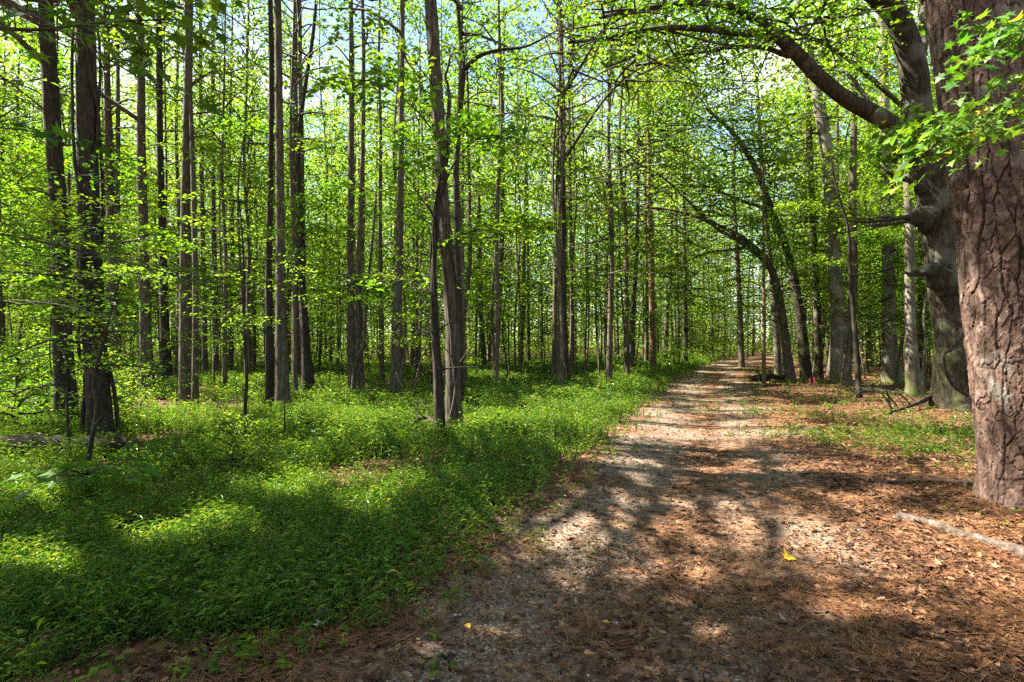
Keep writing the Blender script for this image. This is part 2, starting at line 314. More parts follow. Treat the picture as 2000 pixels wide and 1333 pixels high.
# dead leaves
DEAD=island_mat('dead_leaf',[(0,(0.0207,0.0088,0.0051)),(.35,(0.0586,0.0247,0.0112)),(.7,(0.1173,0.0517,0.0229)),(.92,(0.1863,0.0911,0.0433)),(1,(0.2484,0.1470,0.0816))],.7,.15,.25)
def litter_density(x,y):
    t=(x-x_left(y))/PW
    bare=np.clip(np.exp(-((t-.30)/.16)**2)+.85*np.exp(-((t-.70)/.14)**2)+.5*np.exp(-((t-.5)/.2)**2),0,1)
    patch=np.clip((fbm(x*.8,y*.8,61,3)-.36)/.2,0,1)
    return np.clip((1-.80*bare)*(.45+.60*patch)+.08,0,1)*np.where(x<x_left(y)-.3,.35,1)
b=MB()
for (n,y0,y1,kind,L0) in ((9000,2.3,4.4,'oak',.048),(6000,2.3,4.4,'sweetgum',.045),(9000,2.3,4.4,'plain',.040),(12000,2.3,5,'quad',.024),(14000,4.4,8,'plain',.048),(8000,4.4,8,'maple',.052),(20000,8,16,'quad',.062),(14000,16,36,'quad',.10)):
    x,y=scatter(n,y0,y1,1.02,.8); k=rng.random(n)<litter_density(x,y); k&=(x>x_left(y)-3.5)&(x<x_right(y)+6); x=x[k]; y=y[k]; n=len(x)
    nr=rand_normals(n,.30,rng); a,bb,nn=frames(nr,rng.random(n)*6.283); L=L0*(.5+.9*rng.random(n)); p=np.stack([x,y,gz(x,y)+.012+.018*rng.random(n)],1)
    if kind=='quad': V,T=leaf_quads(p,a,bb,nn,L,L*.6,.2,.1)
    else: V,T=leaf_shapes(p,a,bb,nn,L,kind,droop=.10,curl=np.clip(rng.normal(.12,.22,n),-.2,.5))
    b.add(V,T,0,False)
stuff('leaf_litter', b.mesh('leaf_litter',[DEAD]), 'brown dead leaves strewn over the path and its verges','leaf litter')
# fallen pine needles: bundles of three
b=MB(); NEEDLE_DEAD=island_mat('fallen_needle',[(0,(0.0585,0.0228,0.0091)),(.6,(0.1365,0.0572,0.0208)),(1,(0.2210,0.1170,0.0488))],.6)
for (n,y0,y1,wd) in ((15000,2.3,4.5,.0014),(14000,4.5,8.5,.0021),(9000,8.5,18,.005)):
    x,y=scatter(n,y0,y1,1.02,.5); t=(x-x_left(y))/PW; pr=np.clip(.13+.62*np.exp(-((t-1.05)/.42)**2)+.35*np.exp(-((t-.08)/.12)**2),0,1)*np.clip((fbm(x*1.3,y*1.3,71,3)-.33)/.2,.1,1)*np.where(t<0,.2,1)
    k=rng.random(n)<pr; x=x[k]; y=y[k]; n=len(x); z=gz(x,y)+.022+.014*rng.random(n); az=rng.random(n)*6.283
    for j in range(3):
        aj=az+rng.normal(0,.14,n); L=.12+.08*rng.random(n); d=np.stack([np.cos(aj),np.sin(aj),rng.normal(0,.07,n)],1); s_=np.stack([-np.sin(aj),np.cos(aj),0*aj],1)
        p=np.stack([x,y,z],1); bend=s_*(rng.normal(0,.018,n))[:,None]
        V=np.stack([p-s_*wd,p+s_*wd,p+d*(L*.5)[:,None]+bend+s_*wd,p+d*(L*.5)[:,None]+bend-s_*wd,p+d*L[:,None]],1).reshape(-1,3); i=np.arange(n)[:,None]*5
        b.add(V,np.concatenate([i+[0,1,2],i+[0,2,3],i+[3,2,4]],1).reshape(-1,3),0)
stuff('pine_needles', b.mesh('pine_needles',[NEEDLE_DEAD]), 'rust brown pine needles lying thickest around the big pine','pine needles')
# gravel
_t=(1+5**.5)/2; ICO=np.array([(-1,_t,0),(1,_t,0),(-1,-_t,0),(1,-_t,0),(0,-1,_t),(0,1,_t),(0,-1,-_t),(0,1,-_t),(_t,0,-1),(_t,0,1),(-_t,0,-1),(-_t,0,1)])/math.sqrt(1+_t*_t)
ICT=np.array([(0,11,5),(0,5,1),(0,1,7),(0,7,10),(0,10,11),(1,5,9),(5,11,4),(11,10,2),(10,7,6),(7,1,8),(3,9,4),(3,4,2),(3,2,6),(3,6,8),(3,8,9),(4,9,5),(2,4,11),(6,2,10),(8,6,7),(9,8,1)])
def stones(b, x, y, r, g):
    n=len(x); s_=r[:,None,None]*(1+.35*g.normal(0,.5,(n,12,1)))*np.array([1,.8,.6])
    a=g.random(n)*6.283; c=np.cos(a)[:,None]; q=np.sin(a)[:,None]; P=ICO[None]*s_
    P=np.stack([P[...,0]*c-P[...,1]*q,P[...,0]*q+P[...,1]*c,P[...,2]],-1)+np.stack([x,y,gz(x,y)+.006+r*.25],1)[:,None]
    b.add(P,(np.arange(n)[:,None,None]*12+ICT[None]).reshape(-1,3),0,True)
b=MB()
for (n,y0,y1,r0) in ((16000,2.3,5,.0042),(12000,5,11,.0065)):
    x,y=scatter(n,y0,y1,.6,1.5); t=(x-x_left(y))/PW; pr=np.exp(-((t-.32)/.18)**2)+.75*np.exp(-((t-.70)/.15)**2)+.12*((t>.05)&(t<.95)); k=rng.random(n)<pr
    x=x[k]; y=y[k]; stones(b,x,y,r0*(.5+np.exp(rng.normal(0,.55,len(x)))*.7),rng)
stuff('gravel', b.mesh('gravel',[island_mat('gravel_stone',[(0,(0.0648,0.0546,0.0446)),(.6,(0.1414,0.1200,0.0992)),(.92,(0.2238,0.1964,0.1637)),(1,(0.3534,0.3164,0.2728))],.75)]), 'pale loose gravel showing in the wheel ruts of the path','gravel')
# ------------------------------------------------------------------ crowns, shared between trees
def crown_mesh(name, R, H, nb, leaves, leafmat, bark, size, seed, up=(15,50), flat=.55, clump=.32, shape=.9, sub=6, wood=True, asp=.55):
    """limbs leaving a central stem, twigs off the limbs, leaf clumps along the twigs; z runs 0..H"""
    g=np.random.default_rng(seed); b=MB(); cen=[]; 
    for i in range(nb):
        u=(i+g.random()*.8)/nb; z0=H*.95*u
        prof=(math.sin(math.pi*min(1,(u*.86+.14)**shape)))**.75
        L=max(.25,R*(.35+.75*prof)*(.65+.5*g.random())); az=i*2.399+g.normal(0,.5); el=R_(up[0]+(up[1]-up[0])*(u**1.2)+g.normal(0,8))
        d=np.array([math.cos(az)*math.cos(el),math.sin(az)*math.cos(el),math.sin(el)]); s_=np.array([-d[1],d[0],0])
        P=np.array([[0,0,z0]]+[np.array([0,0,z0])+d*L*t+s_*L*g.normal(0,.10)*t+np.array([0,0,-.22*L*t*t+g.normal(0,.05)*L]) for t in (.35,.7,1.)])
        Q=smooth_path(P,7)
        if wood: b.add(*tube(Q,np.linspace(.018+.010*L,.005,7)*wood,4),mat=1,smooth=True)
        for j in range(sub):
            t=.28+.72*(j+g.random()*.7)/sub; k=min(5,int(t*6)); q0=Q[k]+(Q[k+1]-Q[k])*(t*6-k)
            aj=az+(1 if j%2 else -1)*(.55+.5*g.random()); l=L*.42*(1.15-t*.6)*(.6+.7*g.random()); ej=el*.5+g.normal(0,.25)
            dd=np.array([math.cos(aj)*math.cos(ej),math.sin(aj)*math.cos(ej),math.sin(ej)]); q1=q0+dd*l+np.array([0,0,-.1*l])
            if wood==1: b.add(*tube(np.array([q0,(q0+q1)/2+[0,0,.05*l],q1]),[.009,.006,.003],3,cap=False),mat=1)
            for t2 in (.35,.7,1.):
                if g.random()<.86: cen.append(q0+(q1-q0)*t2)
        cen.append(Q[-1])
    cen=np.array(cen); k=g.integers(0,len(cen),leaves)
    wgt=.4+1.2*g.random(len(cen)); keep=g.random(leaves)<wgt[k]/1.6; k=k[keep]; n=len(k)
    p=cen[k]+g.normal(0,1,(n,3))*np.array([clump,clump,clump*flat])
    nr=rand_normals(n,.5,g); a,bb,nn=frames(nr,g.random(n)*6.283); L=size*(.6+.7*g.random(n))
    V,T=leaf_quads(p,a,bb,nn,L,L*asp,.2,.15); b.add(V,T,0)
    return b.mesh(name,[leafmat,bark])
CROWN=[crown_mesh('broad_crown',3.0,9,17,2600,LEAF,BARK,.14,s,clump=.24) for s in (1,2)]+[crown_mesh('tall_crown',2.0,10,19,2000,LEAF,BARK,.135,s,up=(20,58),clump=.22) for s in (3,4)]
BGC=[crown_mesh('wood_crown',2.2,13,32,5000,LEAF,BARK_BG,.165,s,up=(5,60),clump=.34,shape=.75,sub=5,wood=.5) for s in (5,6,7)]+[crown_mesh('wide_wood_crown',3.0,11,28,5000,LEAF_PALE,BARK_BG,.19,s,up=(8,55),clump=.42,shape=.8,sub=5,wood=.5) for s in (8,9)]
SAPC=[crown_mesh('layered_crown',1.5,4.2,18,2600,LEAF_MID,BARK_DARK,.095,s,up=(-2,28),flat=.22,clump=.22,shape=.8,sub=6,wood=.6) for s in (12,13,14)]
BUSHF=[crown_mesh('pale_bush_crown',.9,1.7,14,1300,LEAF_PALE,BARK_BG,.10,s,up=(8,60),flat=.5,clump=.2,shape=.6,sub=5) for s in (17,18)]
BUSHC=[crown_mesh('bush_crown',.8,1.5,16,1500,LEAF_MID,BARK_DARK,.095,s,up=(8,60),flat=.4,clump=.17,shape=.6,sub=5) for s in (15,16)]
SPRAY=[]
def spray_mesh(name,L,leaves,size,seed,mat=LEAF_MID):
    """one leafy side branch growing along +X"""
    g=np.random.default_rng(seed); b=MB(); P=smooth_path([[0,0,0],[L*.35,g.normal(0,.06),.16*L],[L*.7,g.normal(0,.1),.20*L],[L,g.normal(0,.12),.12*L]],9); b.add(*tube(P,np.linspace(.014,.004,9),4),mat=1,smooth=True); cen=[]
    for j in range(11):
        t=.2+.8*j/11; q0=P[min(8,int(t*8))]; aj=(1 if j%2 else -1)*(.6+.4*g.random()); l=L*.36*(1.2-t*.7); q1=q0+np.array([math.cos(aj)*l,math.sin(aj)*l,g.normal(0,.08)*l])
        b.add(*tube(np.array([q0,q1]),[.006,.002],3,cap=False),mat=1); cen+=[q0+(q1-q0)*t2 for t2 in (.4,.75,1)]
    cen=np.array(cen); k=g.integers(0,len(cen),leaves); p=cen[k]+g.normal(0,1,(leaves,3))*[.14,.14,.05]
    a,bb,nn=frames(rand_normals(leaves,.35,g),g.random(leaves)*6.283); s_=size*(.6+.7*g.random(leaves)); b.add(*leaf_quads(p,a,bb,nn,s_,s_*.6,.2,.15),0)
    return b.mesh(name,[mat,BARK_DARK])
SPRAY=[spray_mesh('leafy_branch',1.7,330,.10,s) for s in (21,22,23)]
def foliage(parent, mesh, at, s=1.0, rz=None, name='crown', tilt=0):
    o=link(name,mesh,parent,at); o.scale=(s,s,s) if np.isscalar(s) else s; o.rotation_euler=(tilt,0,rng.random()*6.283 if rz is None else rz); return o
def trunk_tube(b, P, r, seg, flare=.5, fh=.5, lump=.06, seed=0, mat=0):
    z=P[:,2]-P[0,2]; f=np.exp(-np.maximum(z,0)/fh); b.add(*tube(P,r*(1+flare*.45*f),seg,lump,seed,flute=flare*.6*f),mat=mat,smooth=True)
def side_twigs(b, P, r, n, g, zlo, zhi, lmax=1.2):
    """bare dead side twigs on a trunk"""
    for _ in range(n):
        i=g.integers(1,len(P)-1)
        if not zlo<P[i,2]<zhi: continue
        az=g.random()*6.283; el=g.normal(.7,.35); L=lmax*(.3+.7*g.random()); d=np.array([math.cos(az)*math.cos(el),math.sin(az)*math.cos(el),math.sin(el)])
        q=[P[i]]
        for k in range(4): d=d+g.normal(0,.18,3); d/=np.linalg.norm(d); q.append(q[-1]+d*L/4)
        b.add(*tube(smooth_path(q,6),np.linspace(min(r[i]*.3,.014),.002,6),4),mat=0,smooth=True)
TALL=[]
def px_tree(name, label, cat, pts, mat, H, crown=None, cs=1.0, cz=None, depth=None, lean=0.0, sprays=0, seg=12, twigs=4, group=None, flare=.5, seed=None, spz=(2,7), below=.15, extra=None, lump=.06, topr=.25, crown_name='crown'):
    """a tree whose stem runs through (column, row, width) measured on the photograph, standing at its own distance"""
    seed=int(pts[0][0]) if seed is None else seed; g=np.random.default_rng(seed)
    d=gd(pts[0][1]) if depth is None else depth
    P=np.array([PT(p[0],p[1],d+lean*i) for i,p in enumerate(pts)]); r=np.array([p[2]*.44/F*d for p in pts])
    x0,y0=P[0,:2]; z0=float(gz(x0,y0)); P[0,2]=z0-below
    if P[-1,2]<H:
        v=(P[-1]-P[max(0,len(P)-3)]); v=v/max(v[2],.01); v[:2]=np.clip(v[:2],-.12,.12); q=P[-1]
        zs=np.linspace(q[2],H,4)[1:]
        for k,z in enumerate(zs): P=np.vstack([P,q+v*(z-q[2])+[g.normal(0,.06),g.normal(0,.06),0]]); r=np.append(r,max(.012,r[len(pts)-1]*(1-(1-topr)*(k+1)/3)))
    n=max(14,int((P[-1,2]-P[0,2])*3)); t=np.concatenate([[0],np.cumsum(np.linalg.norm(np.diff(P,axis=0),axis=1))]); Q=smooth_path(P,n)
    tq=np.concatenate([[0],np.cumsum(np.linalg.norm(np.diff(Q,axis=0),axis=1))]); rq=np.interp(tq/tq[-1],t/t[-1],r)
    base=np.array([x0,y0,z0]); root=thing(name,label,cat,base,group)
    b=MB(); trunk_tube(b,Q-base,rq,seg,flare*.35,fh=.25+.6*r[0],lump=lump,seed=seed); side_twigs(b,Q-base,rq,twigs,g,1.0,9,1.3)
    if extra: extra(b,Q-base,rq,base)
    link('trunk',b.mesh('trunk',[mat]),root)
    if crown is not None:
        cz=H*.45 if cz is None else cz; i=int(np.argmin(np.abs(Q[:,2]-cz))); foliage(root,crown,Q[i]-base,cs if not np.isscalar(cs) else (cs,cs,(H*1.05-cz)/(10 if True else 1)),g.random()*6.283,crown_name)
    for k in range(sprays):
        z=spz[0]+(spz[1]-spz[0])*(k+g.random()*.8)/sprays; i=int(np.argmin(np.abs(Q[:,2]-z))); foliage(root,SPRAY[k%3],Q[i]-base,.7+.6*g.random(),g.random()*6.283,'leafy_branch')
    if Q[-1,2]>12: TALL.append((root,Q,base))
    return root,Q,rq,base
# ------------------------------------------------------------------ the trees one can point to, left side
def vines(n, turns, r0, z1, seed, offs=1.15):
    def f(b,P,r,base):
        g=np.random.default_rng(seed)
        for k in range(n):
            ph=g.random()*6.283; m=P[:,2]<z1; Pm=P[m]; rm=r[m]; t=np.linspace(0,1,len(Pm)); a=ph+turns*6.283*t*(1 if k%2 else -.7)+g.normal(0,.25,len(t)).cumsum()*.4
            V=Pm+np.stack([np.cos(a),np.sin(a),0*a],1)*(rm*offs+r0*.6)[:,None]; b.add(*tube(smooth_path(V,len(V)*2),r0*(1-.5*np.linspace(0,1,len(V)*2)),6),mat=0,smooth=True)
    return f
def hairy(seed, z1=6, n=55):
    """dead tendrils sticking out of a vine-hung trunk"""
    v=vines(3,1.2,.017,z1,seed,1.02)
    def f(b,P,r,base):
        v(b,P,r,base); g=np.random.default_rng(seed+1); side_twigs(b,P,r,n,g,.6,z1,.75)
    return f
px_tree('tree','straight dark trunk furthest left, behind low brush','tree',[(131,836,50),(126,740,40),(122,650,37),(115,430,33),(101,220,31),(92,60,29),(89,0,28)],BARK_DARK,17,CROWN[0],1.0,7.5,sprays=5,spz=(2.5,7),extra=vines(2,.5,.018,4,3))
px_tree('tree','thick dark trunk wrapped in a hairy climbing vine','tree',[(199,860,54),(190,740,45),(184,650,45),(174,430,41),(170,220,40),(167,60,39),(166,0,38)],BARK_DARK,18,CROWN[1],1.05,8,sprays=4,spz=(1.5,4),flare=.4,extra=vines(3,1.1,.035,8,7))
px_tree('tree','thin trunk just right of the vine-wrapped trunk, half hidden by it','tree',[(229,766,24),(226,640,18),(216,430,15),(210,200,13),(207,0,12)],BARK,17,CROWN[2],.9,6,sprays=2)
px_tree('tree','straight grey trunk with mossy foot, between two thinner dark trunks','tree',[(289,784,30),(284,640,23),(281,500,20),(276,300,18),(276,120,15),(275,0,14)],BARK,18,CROWN[3],1.0,8,sprays=3)
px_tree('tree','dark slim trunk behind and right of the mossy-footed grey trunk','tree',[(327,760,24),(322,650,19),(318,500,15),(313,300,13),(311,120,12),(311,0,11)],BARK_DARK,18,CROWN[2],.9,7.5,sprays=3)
px_tree('tree','sturdy trunk with a thin stem pressed against its right side','tree',[(366,798,34),(362,660,25),(361,500,20),(364,300,18),(369,100,16),(370,0,15)],BARK,18,CROWN[0],.95,9,sprays=2,
  extra=lambda b,P,r,base: trunk_tube(b,smooth_path(np.array([PT(381,796,13.0),PT(382,650,12.95),PT(381,500,13),PT(377,330,13.1),PT(371,180,13.2),PT(362,0,13.2)])-base,24),np.linspace(.075,.04,24),9,.3,.3))
px_tree('tree','slender far trunk left of the pair of thin trunks in the bright gap','tree',[(401,742,13),(399,600,10),(395,400,9),(392,200,8),(391,0,7)],BARK_BG,17,CROWN[3],.8,6,sprays=1)
px_tree('tree','slender far trunk standing in the bright gap beside a bare sapling','tree',[(422,740,14),(420,600,11),(417,400,9),(416,150,8),(416,0,7)],BARK_BG,17,CROWN[2],.8,6,sprays=2)
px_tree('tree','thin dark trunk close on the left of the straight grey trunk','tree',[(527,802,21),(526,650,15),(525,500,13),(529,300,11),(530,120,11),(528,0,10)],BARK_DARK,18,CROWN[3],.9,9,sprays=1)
px_tree('tree','straight bare grey trunk rising clear of leaves, thin dark trunk at its left','tree',[(553,806,36),(549,650,24),(548,500,20),(546,300,17),(544,120,16),(542,0,15)],BARK,19,CROWN[1],1.0,10,sprays=0,flare=.7)
px_tree('tree','upright trunk at the left of a fan of leaning stems','tree',[(579,757,20),(577,600,16),(576,400,13),(577,200,11),(576,0,9)],BARK,18,CROWN[2],.9,8,sprays=1)
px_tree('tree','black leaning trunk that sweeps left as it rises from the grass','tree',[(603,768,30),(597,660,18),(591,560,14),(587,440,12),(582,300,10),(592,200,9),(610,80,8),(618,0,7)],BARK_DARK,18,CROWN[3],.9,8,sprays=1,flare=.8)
px_tree('tree','lighter slim trunk just right of the black leaning trunk','tree',[(590,752,17),(591,500,13),(589,300,11),(586,100,9),(585,0,8)],BARK_BG,18,CROWN[2],.8,9,sprays=1,depth=20.5)
px_tree('tree','straight slim trunk at the left of a crooked vine-hung neighbour','tree',[(689,766,22),(686,600,17),(684,500,15),(686,300,13),(686,100,11),(685,0,10)],BARK,18,CROWN[3],.9,9,sprays=1)
px_tree('tree','crooked trunk with a black vine looping across it low down','tree',[(705,775,20),(702,680,16),(699,600,15),(702,480,12),(708,320,10),(710,100,9),(708,0,8)],BARK,18,CROWN[2],.9,9,sprays=2,
  extra=lambda b,P,r,base: b.add(*tube(smooth_path(np.array([PT(690,785,15.9),PT(692,735,15.8),PT(699,700,15.8),PT(709,680,15.8),PT(713,640,15.9),PT(716,580,16),PT(727,480,16.1),PT(735,380,16.3)])-base,26),np.linspace(.075,.03,26),7),mat=0,smooth=True))
px_tree('tree','straight trunk with leafy shoots midway between the crooked and the twin trunks','tree',[(771,784,28),(775,650,22),(778,550,19),(782,400,15),(784,200,12),(786,0,10)],BARK,19,CROWN[0],.9,9,sprays=4,spz=(1.5,6))
px_tree('tree','tree with a bending limb, right behind the twin trunks','tree',[(897,815,20),(898,640,16),(893,480,14),(891,330,14),(897,230,14),(904,140,13),(898,60,9),(893,0,8)],BARK_DARK,16,CROWN[1],.85,7,sprays=2,depth=11.6,twigs=18,
  extra=lambda b,P,r,base: b.add(*tube(smooth_path(np.array([PT(904,140,11.6),PT(935,112,11.5),PT(975,100,11.4),PT(1030,92,11.4),PT(1090,60,11.5)])-base,14),np.linspace(.05,.015,14),6),mat=0,smooth=True))
px_tree('tree','stout mossy trunk with vines, the taller of the twin trunks by the path','tree',[(887,858,46),(885,760,33),(882,650,26),(874,500,28),(865,400,27),(858,250,26),(850,130,25),(840,0,23)],BARK,17,CROWN[0],1.0,8,sprays=3,spz=(2.5,6),flare=.9,twigs=10,extra=hairy(31,7),lump=.09)
px_tree('tree','black leaning stem in front of the stout mossy trunk, shorter of the twins','tree',[(860,876,24),(855,760,17),(849,650,15),(846,560,14),(849,480,13),(857,400,14),(868,330,12),(874,260,10),(878,180,8)],BARK_DARK,6,None,sprays=3,spz=(2.5,5),depth=8.6,flare=.4,twigs=10,extra=hairy(32,5,30),lump=.12)
px_tree('tree','tall dark trunk standing alone left of the path, vine on its left side','tree',[(1104,758,30),(1102,690,20),(1099,600,18),(1099,450,15),(1098,300,13),(1096,150,11),(1094,0,10)],BARK_DARK,22,CROWN[1],1.0,14,sprays=2,flare=.8,extra=vines(1,.4,.03,9,5))
px_tree('tree','very thin straight trunk just right of the lone tall dark trunk','tree',[(1119,735,9),(1118,600,8),(1114,400,7),(1112,200,6),(1110,0,5)],BARK_BG,19,CROWN[3],.75,9)
px_tree('tree','brown far trunk without low branches beyond the grass, left of the path end','tree',[(1276,728,16),(1274,600,14),(1271,480,13),(1268,300,11),(1266,100,9)],BARK_RED,20,BGC[3],.8,9)
px_tree('tree','black slim trunk at the very edge of the path where it bends away','tree',[(1339,716,11),(1339,600,9),(1337,450,7),(1334,300,6)],BARK_DARK,18,BGC[1],.8,5)
px_tree('tree','thinnest dark trunk beside the bend of the path, left of a black one','tree',[(1326,715,6),(1325,600,5),(1322,450,5),(1320,300,4)],BARK_DARK,17,BGC[2],.7,5)
# ------------------------------------------------------------------ right side
px_tree('tree','pale smooth-barked tree right of the path, its trunk tilting left','beech tree',[(1644,750,42),(1638,660,33),(1634,580,29),(1628,480,26),(1622,390,24),(1614,290,26),(1602,220,24),(1588,150,21),(1572,60,17),(1560,0,15)],BARK_PALE,18,CROWN[0],1.05,9,sprays=3,spz=(4,9),flare=.8,seg=16)
px_tree('tree','thick pale trunk with mossy swollen foot behind the other grey trunks','beech tree',[(1742,748,40),(1737,660,29),(1736,560,25),(1734,430,25),(1730,300,22),(1725,130,19),(1722,0,17)],BARK_PALE,20,CROWN[1],1.1,11,sprays=3,spz=(4,8),flare=.9,seg=16)
px_tree('tree','grey trunk between the thick pale trunk and the burled oak','tree',[(1786,778,34),(1780,680,24),(1777,600,20),(1777,500,20),(1774,380,17),(1770,200,14),(1768,0,12)],BARK_PALE,18,CROWN[2],1.0,8,sprays=3,spz=(3,8),flare=.7)
px_tree('tree','dim trunk half hidden behind the grey trunk beside the oak','tree',[(1801,745,16),(1800,600,14),(1799,450,12),(1797,250,10)],BARK,18,CROWN[3],.9,7,sprays=2)
px_tree('sapling','black bent sapling with forked bare top in front of the pale tree','sapling',[(1679,778,14),(1673,690,11),(1666,600,9),(1660,520,8),(1657,450,6),(1640,390,5),(1622,320,3)],BARK_DARK,3,None,depth=15.4,twigs=10,sprays=3,spz=(3.2,5.2))
px_tree('sapling','wiggly pale sapling close beside the grey trunk at right','sapling',[(1806,766,6),(1803,720,6),(1808,670,5),(1804,620,5),(1811,560,4),(1808,480,3)],BARK_PALE,3,None,twigs=6,sprays=1)
px_tree('sapling','thin straight reddish sapling at the right edge of the path','sapling',[(1492,753,9),(1492,640,8),(1492,560,7),(1491,450,5),(1489,330,3)],BARK_RED,6,SAPC[0],.55,4.2,twigs=22)
def leaner(path, r0, r1, d):
    return lambda b,P,r,base: b.add(*tube(smooth_path(np.array([PT(x,y,d+dd) for x,y,dd in path])-base,26),np.linspace(r0,r1,26)*(1+.12*np.sin(np.arange(26)*1.7)),8,.2,path[0][0]),mat=0,smooth=True)
OAK_A=px_tree('tree','oak leaning over the path with an arching limb above the lit gravel','oak tree',[(1545,748,24),(1537,690,19),(1528,620,18),(1517,560,17),(1500,515,15),(1472,485,12),(1440,460,10),(1402,442,8),(1360,425,7),(1310,412,6),(1250,405,4)],BARK,5,None,seg=12,twigs=16,depth=21.5,
  extra=lambda b,P,r,base:(leaner([(1500,515,0),(1440,470,-.5),(1395,445,-.8),(1340,390,-1),(1290,345,-1.2),(1235,315,-1.4)],.085,.02,21.5)(b,P,r,base),leaner([(1472,485,0),(1420,490,.5),(1370,500,1),(1310,530,1.2)],.08,.015,21.5)(b,P,r,base)),sprays=0)
OAK_B=px_tree('tree','dark mossy trunk leaning left, shaded behind the arching oak','oak tree',[(1577,744,26),(1566,650,21),(1555,570,19),(1540,500,17),(1522,450,15),(1500,390,12),(1470,320,13),(1430,260,9),(1380,215,6)],BARK_OAK,6,None,depth=22.8,twigs=14,
  extra=leaner([(1540,500,0),(1505,420,0),(1450,395,-.3),(1390,370,-.6),(1330,345,-1)],.10,.02,22.8))
px_tree('tree','straight trunk filling the gap between the leaning oaks and the pale tree','tree',[(1600,744,19),(1596,620,15),(1590,480,14),(1582,300,12),(1575,100,10)],BARK_OAK,18,CROWN[2],1.0,8,sprays=2,depth=24)
px_tree('tree','grey lichen-spotted trunk leaning left behind the reddish sapling','tree',[(1521,742,17),(1516,650,14),(1508,560,12),(1498,450,11),(1486,300,9)],BARK_PALE,17,CROWN[3],.9,7,sprays=2,depth=25)
px_tree('tree','slim lit trunk beside the far right bend of the path','tree',[(1449,722,13),(1446,620,11),(1440,500,9),(1432,350,8)],BARK_BG,17,BGC[3],.7,6,depth=33)
# leafy lobes carried by the two leaning oaks
def lobes(root, base, items, mesh):
    for (px,py,d,s) in items: foliage(root,mesh,PT(px,py,d)-base,s,name='crown')
LOBE=[crown_mesh('leaf_lobe',1.5,1.7,14,2000,LEAF,BARK_OAK,.125,s,up=(-5,45),flat=.5,clump=.24,shape=.6,sub=5) for s in (41,42)]
AIRY=[crown_mesh('leafy_spray',1.7,1.3,13,1000,LEAF_MID,BARK_OAK,.12,s,up=(-8,35),flat=.35,clump=.20,shape=.6,sub=6,wood=.8) for s in (43,44)]
def lobes(root, base, items, meshes=LOBE):
    for i,(px,py,d,s_) in enumerate(items):
        q=PT(px,py,d)-base; q[2]-=.7*s_; foliage(root,meshes[i%len(meshes)],q,s_,name='crown')
lobes(OAK_A[0],OAK_A[3],[(1250,400,21,1.0),(1310,420,21,.9),(1240,320,20,1.0),(1300,350,20,.9),(1370,400,20.5,1.0),(1430,430,21,1.0),(1480,450,21.5,.9),(1310,530,22,1.0),(1380,490,22,.8),(1270,370,20.6,1.1),(1340,440,20.8,1.0),(1400,380,21,1.0),(1450,520,21.5,.9),(1350,560,22,1.0),(1500,470,21,.8),(1450,570,21,.9),(1500,610,21.2,.8),(1540,540,21,.9),(1250,290,20,1.2),(1300,250,20,1.2),(1190,360,20,1.0)],AIRY)
lobes(OAK_B[0],OAK_B[3],[(1380,215,22,1.1),(1440,260,22.5,1.1),(1330,345,22,1.0),(1480,320,23,1.1),(1400,370,22,1.0),(1520,390,23,1.1),(1350,200,23,1.2),(1290,240,22,1.0),(1420,310,22.4,1.2),(1500,350,22.6,1.1),(1470,240,23,1.2),(1550,440,22.5,1.0),(1560,330,23.4,1.2),(1600,420,22.4,1.0),(1590,560,22.2,.9),(1530,230,23,1.3),(1450,170,23,1.3),(1580,250,23.5,1.2),(1390,130,23,1.3)],AIRY)
# patches of ground picked to be sunlit; canopy leaves above them are cut away
SPOTS=np.array([(1175,1032,180,30),(1170,978,55,20),(1440,1012,100,22),(1740,1068,230,44),(1295,1118,85,20),(1620,1200,80,22),(1940,1132,85,20),(1420,912,75,11),(1580,920,85,11),(1690,972,65,13),(1110,886,55,9),(1225,902,45,9),(1320,1238,50,20),(1180,1296,42,18),
 (850,1100,65,15),(970,1037,55,22),(425,1045,75,32),(320,1072,85,30),(90,1130,95,35),(80,1020,75,25),(570,962,55,30),(740,1012,65,40),(680,940,85,22),(830,955,85,25),(1095,807,80,24),(990,846,55,30),(1040,860,45,13),(970,748,75,9),(700,832,60,22),(940,880,42,14),(1220,758,60,15),
 (280,842,65,18),(440,762,65,25),(640,772,75,25),(385,826,55,15),(1760,862,120,15),(1770,816,65,9),(1560,763,85,6),(1885,912,45,30),(1330,850,60,8),(1420,800,80,6),(1300,815,60,6),(1400,780,70,4),(1330,765,60,4),(1450,840,60,6)],float)
_q=np.random.default_rng(3); SPOTS=np.vstack([SPOTS]+[np.array([[700+1250*_q.random(),py_,(18+34*_q.random())*(py_-640)/500,(6+11*_q.random())*(py_-640)/500]]) for py_ in 860+440*_q.random(34)])
def sunlit(x,y):
    ok=y>1.2; yy_=np.where(ok,y,9e9); px=1000+F*x/yy_; py=HOR+H0*F/yy_
    px=px+(fbm(x*1.6,y*1.6,101,3)-.5)*70*np.clip(8/np.maximum(y,1),.2,1.6); py=py+(fbm(x*1.6,y*1.6,102,3)-.5)*np.clip(1500/np.maximum(y,1.)**2,2,60)
    m=np.zeros(x.shape,bool)
    for a,b_,c,d in SPOTS: m|=((px-a)/c)**2+((py-b_)/d)**2<1
    t=x-x_left(y); far=(fbm(x*.46+3,y*.46,103,3)>.53)&(y>9)&(y<80)&(t>-2.0-.03*y)&(t<7.5+.09*y)
    return ok&(m|far)
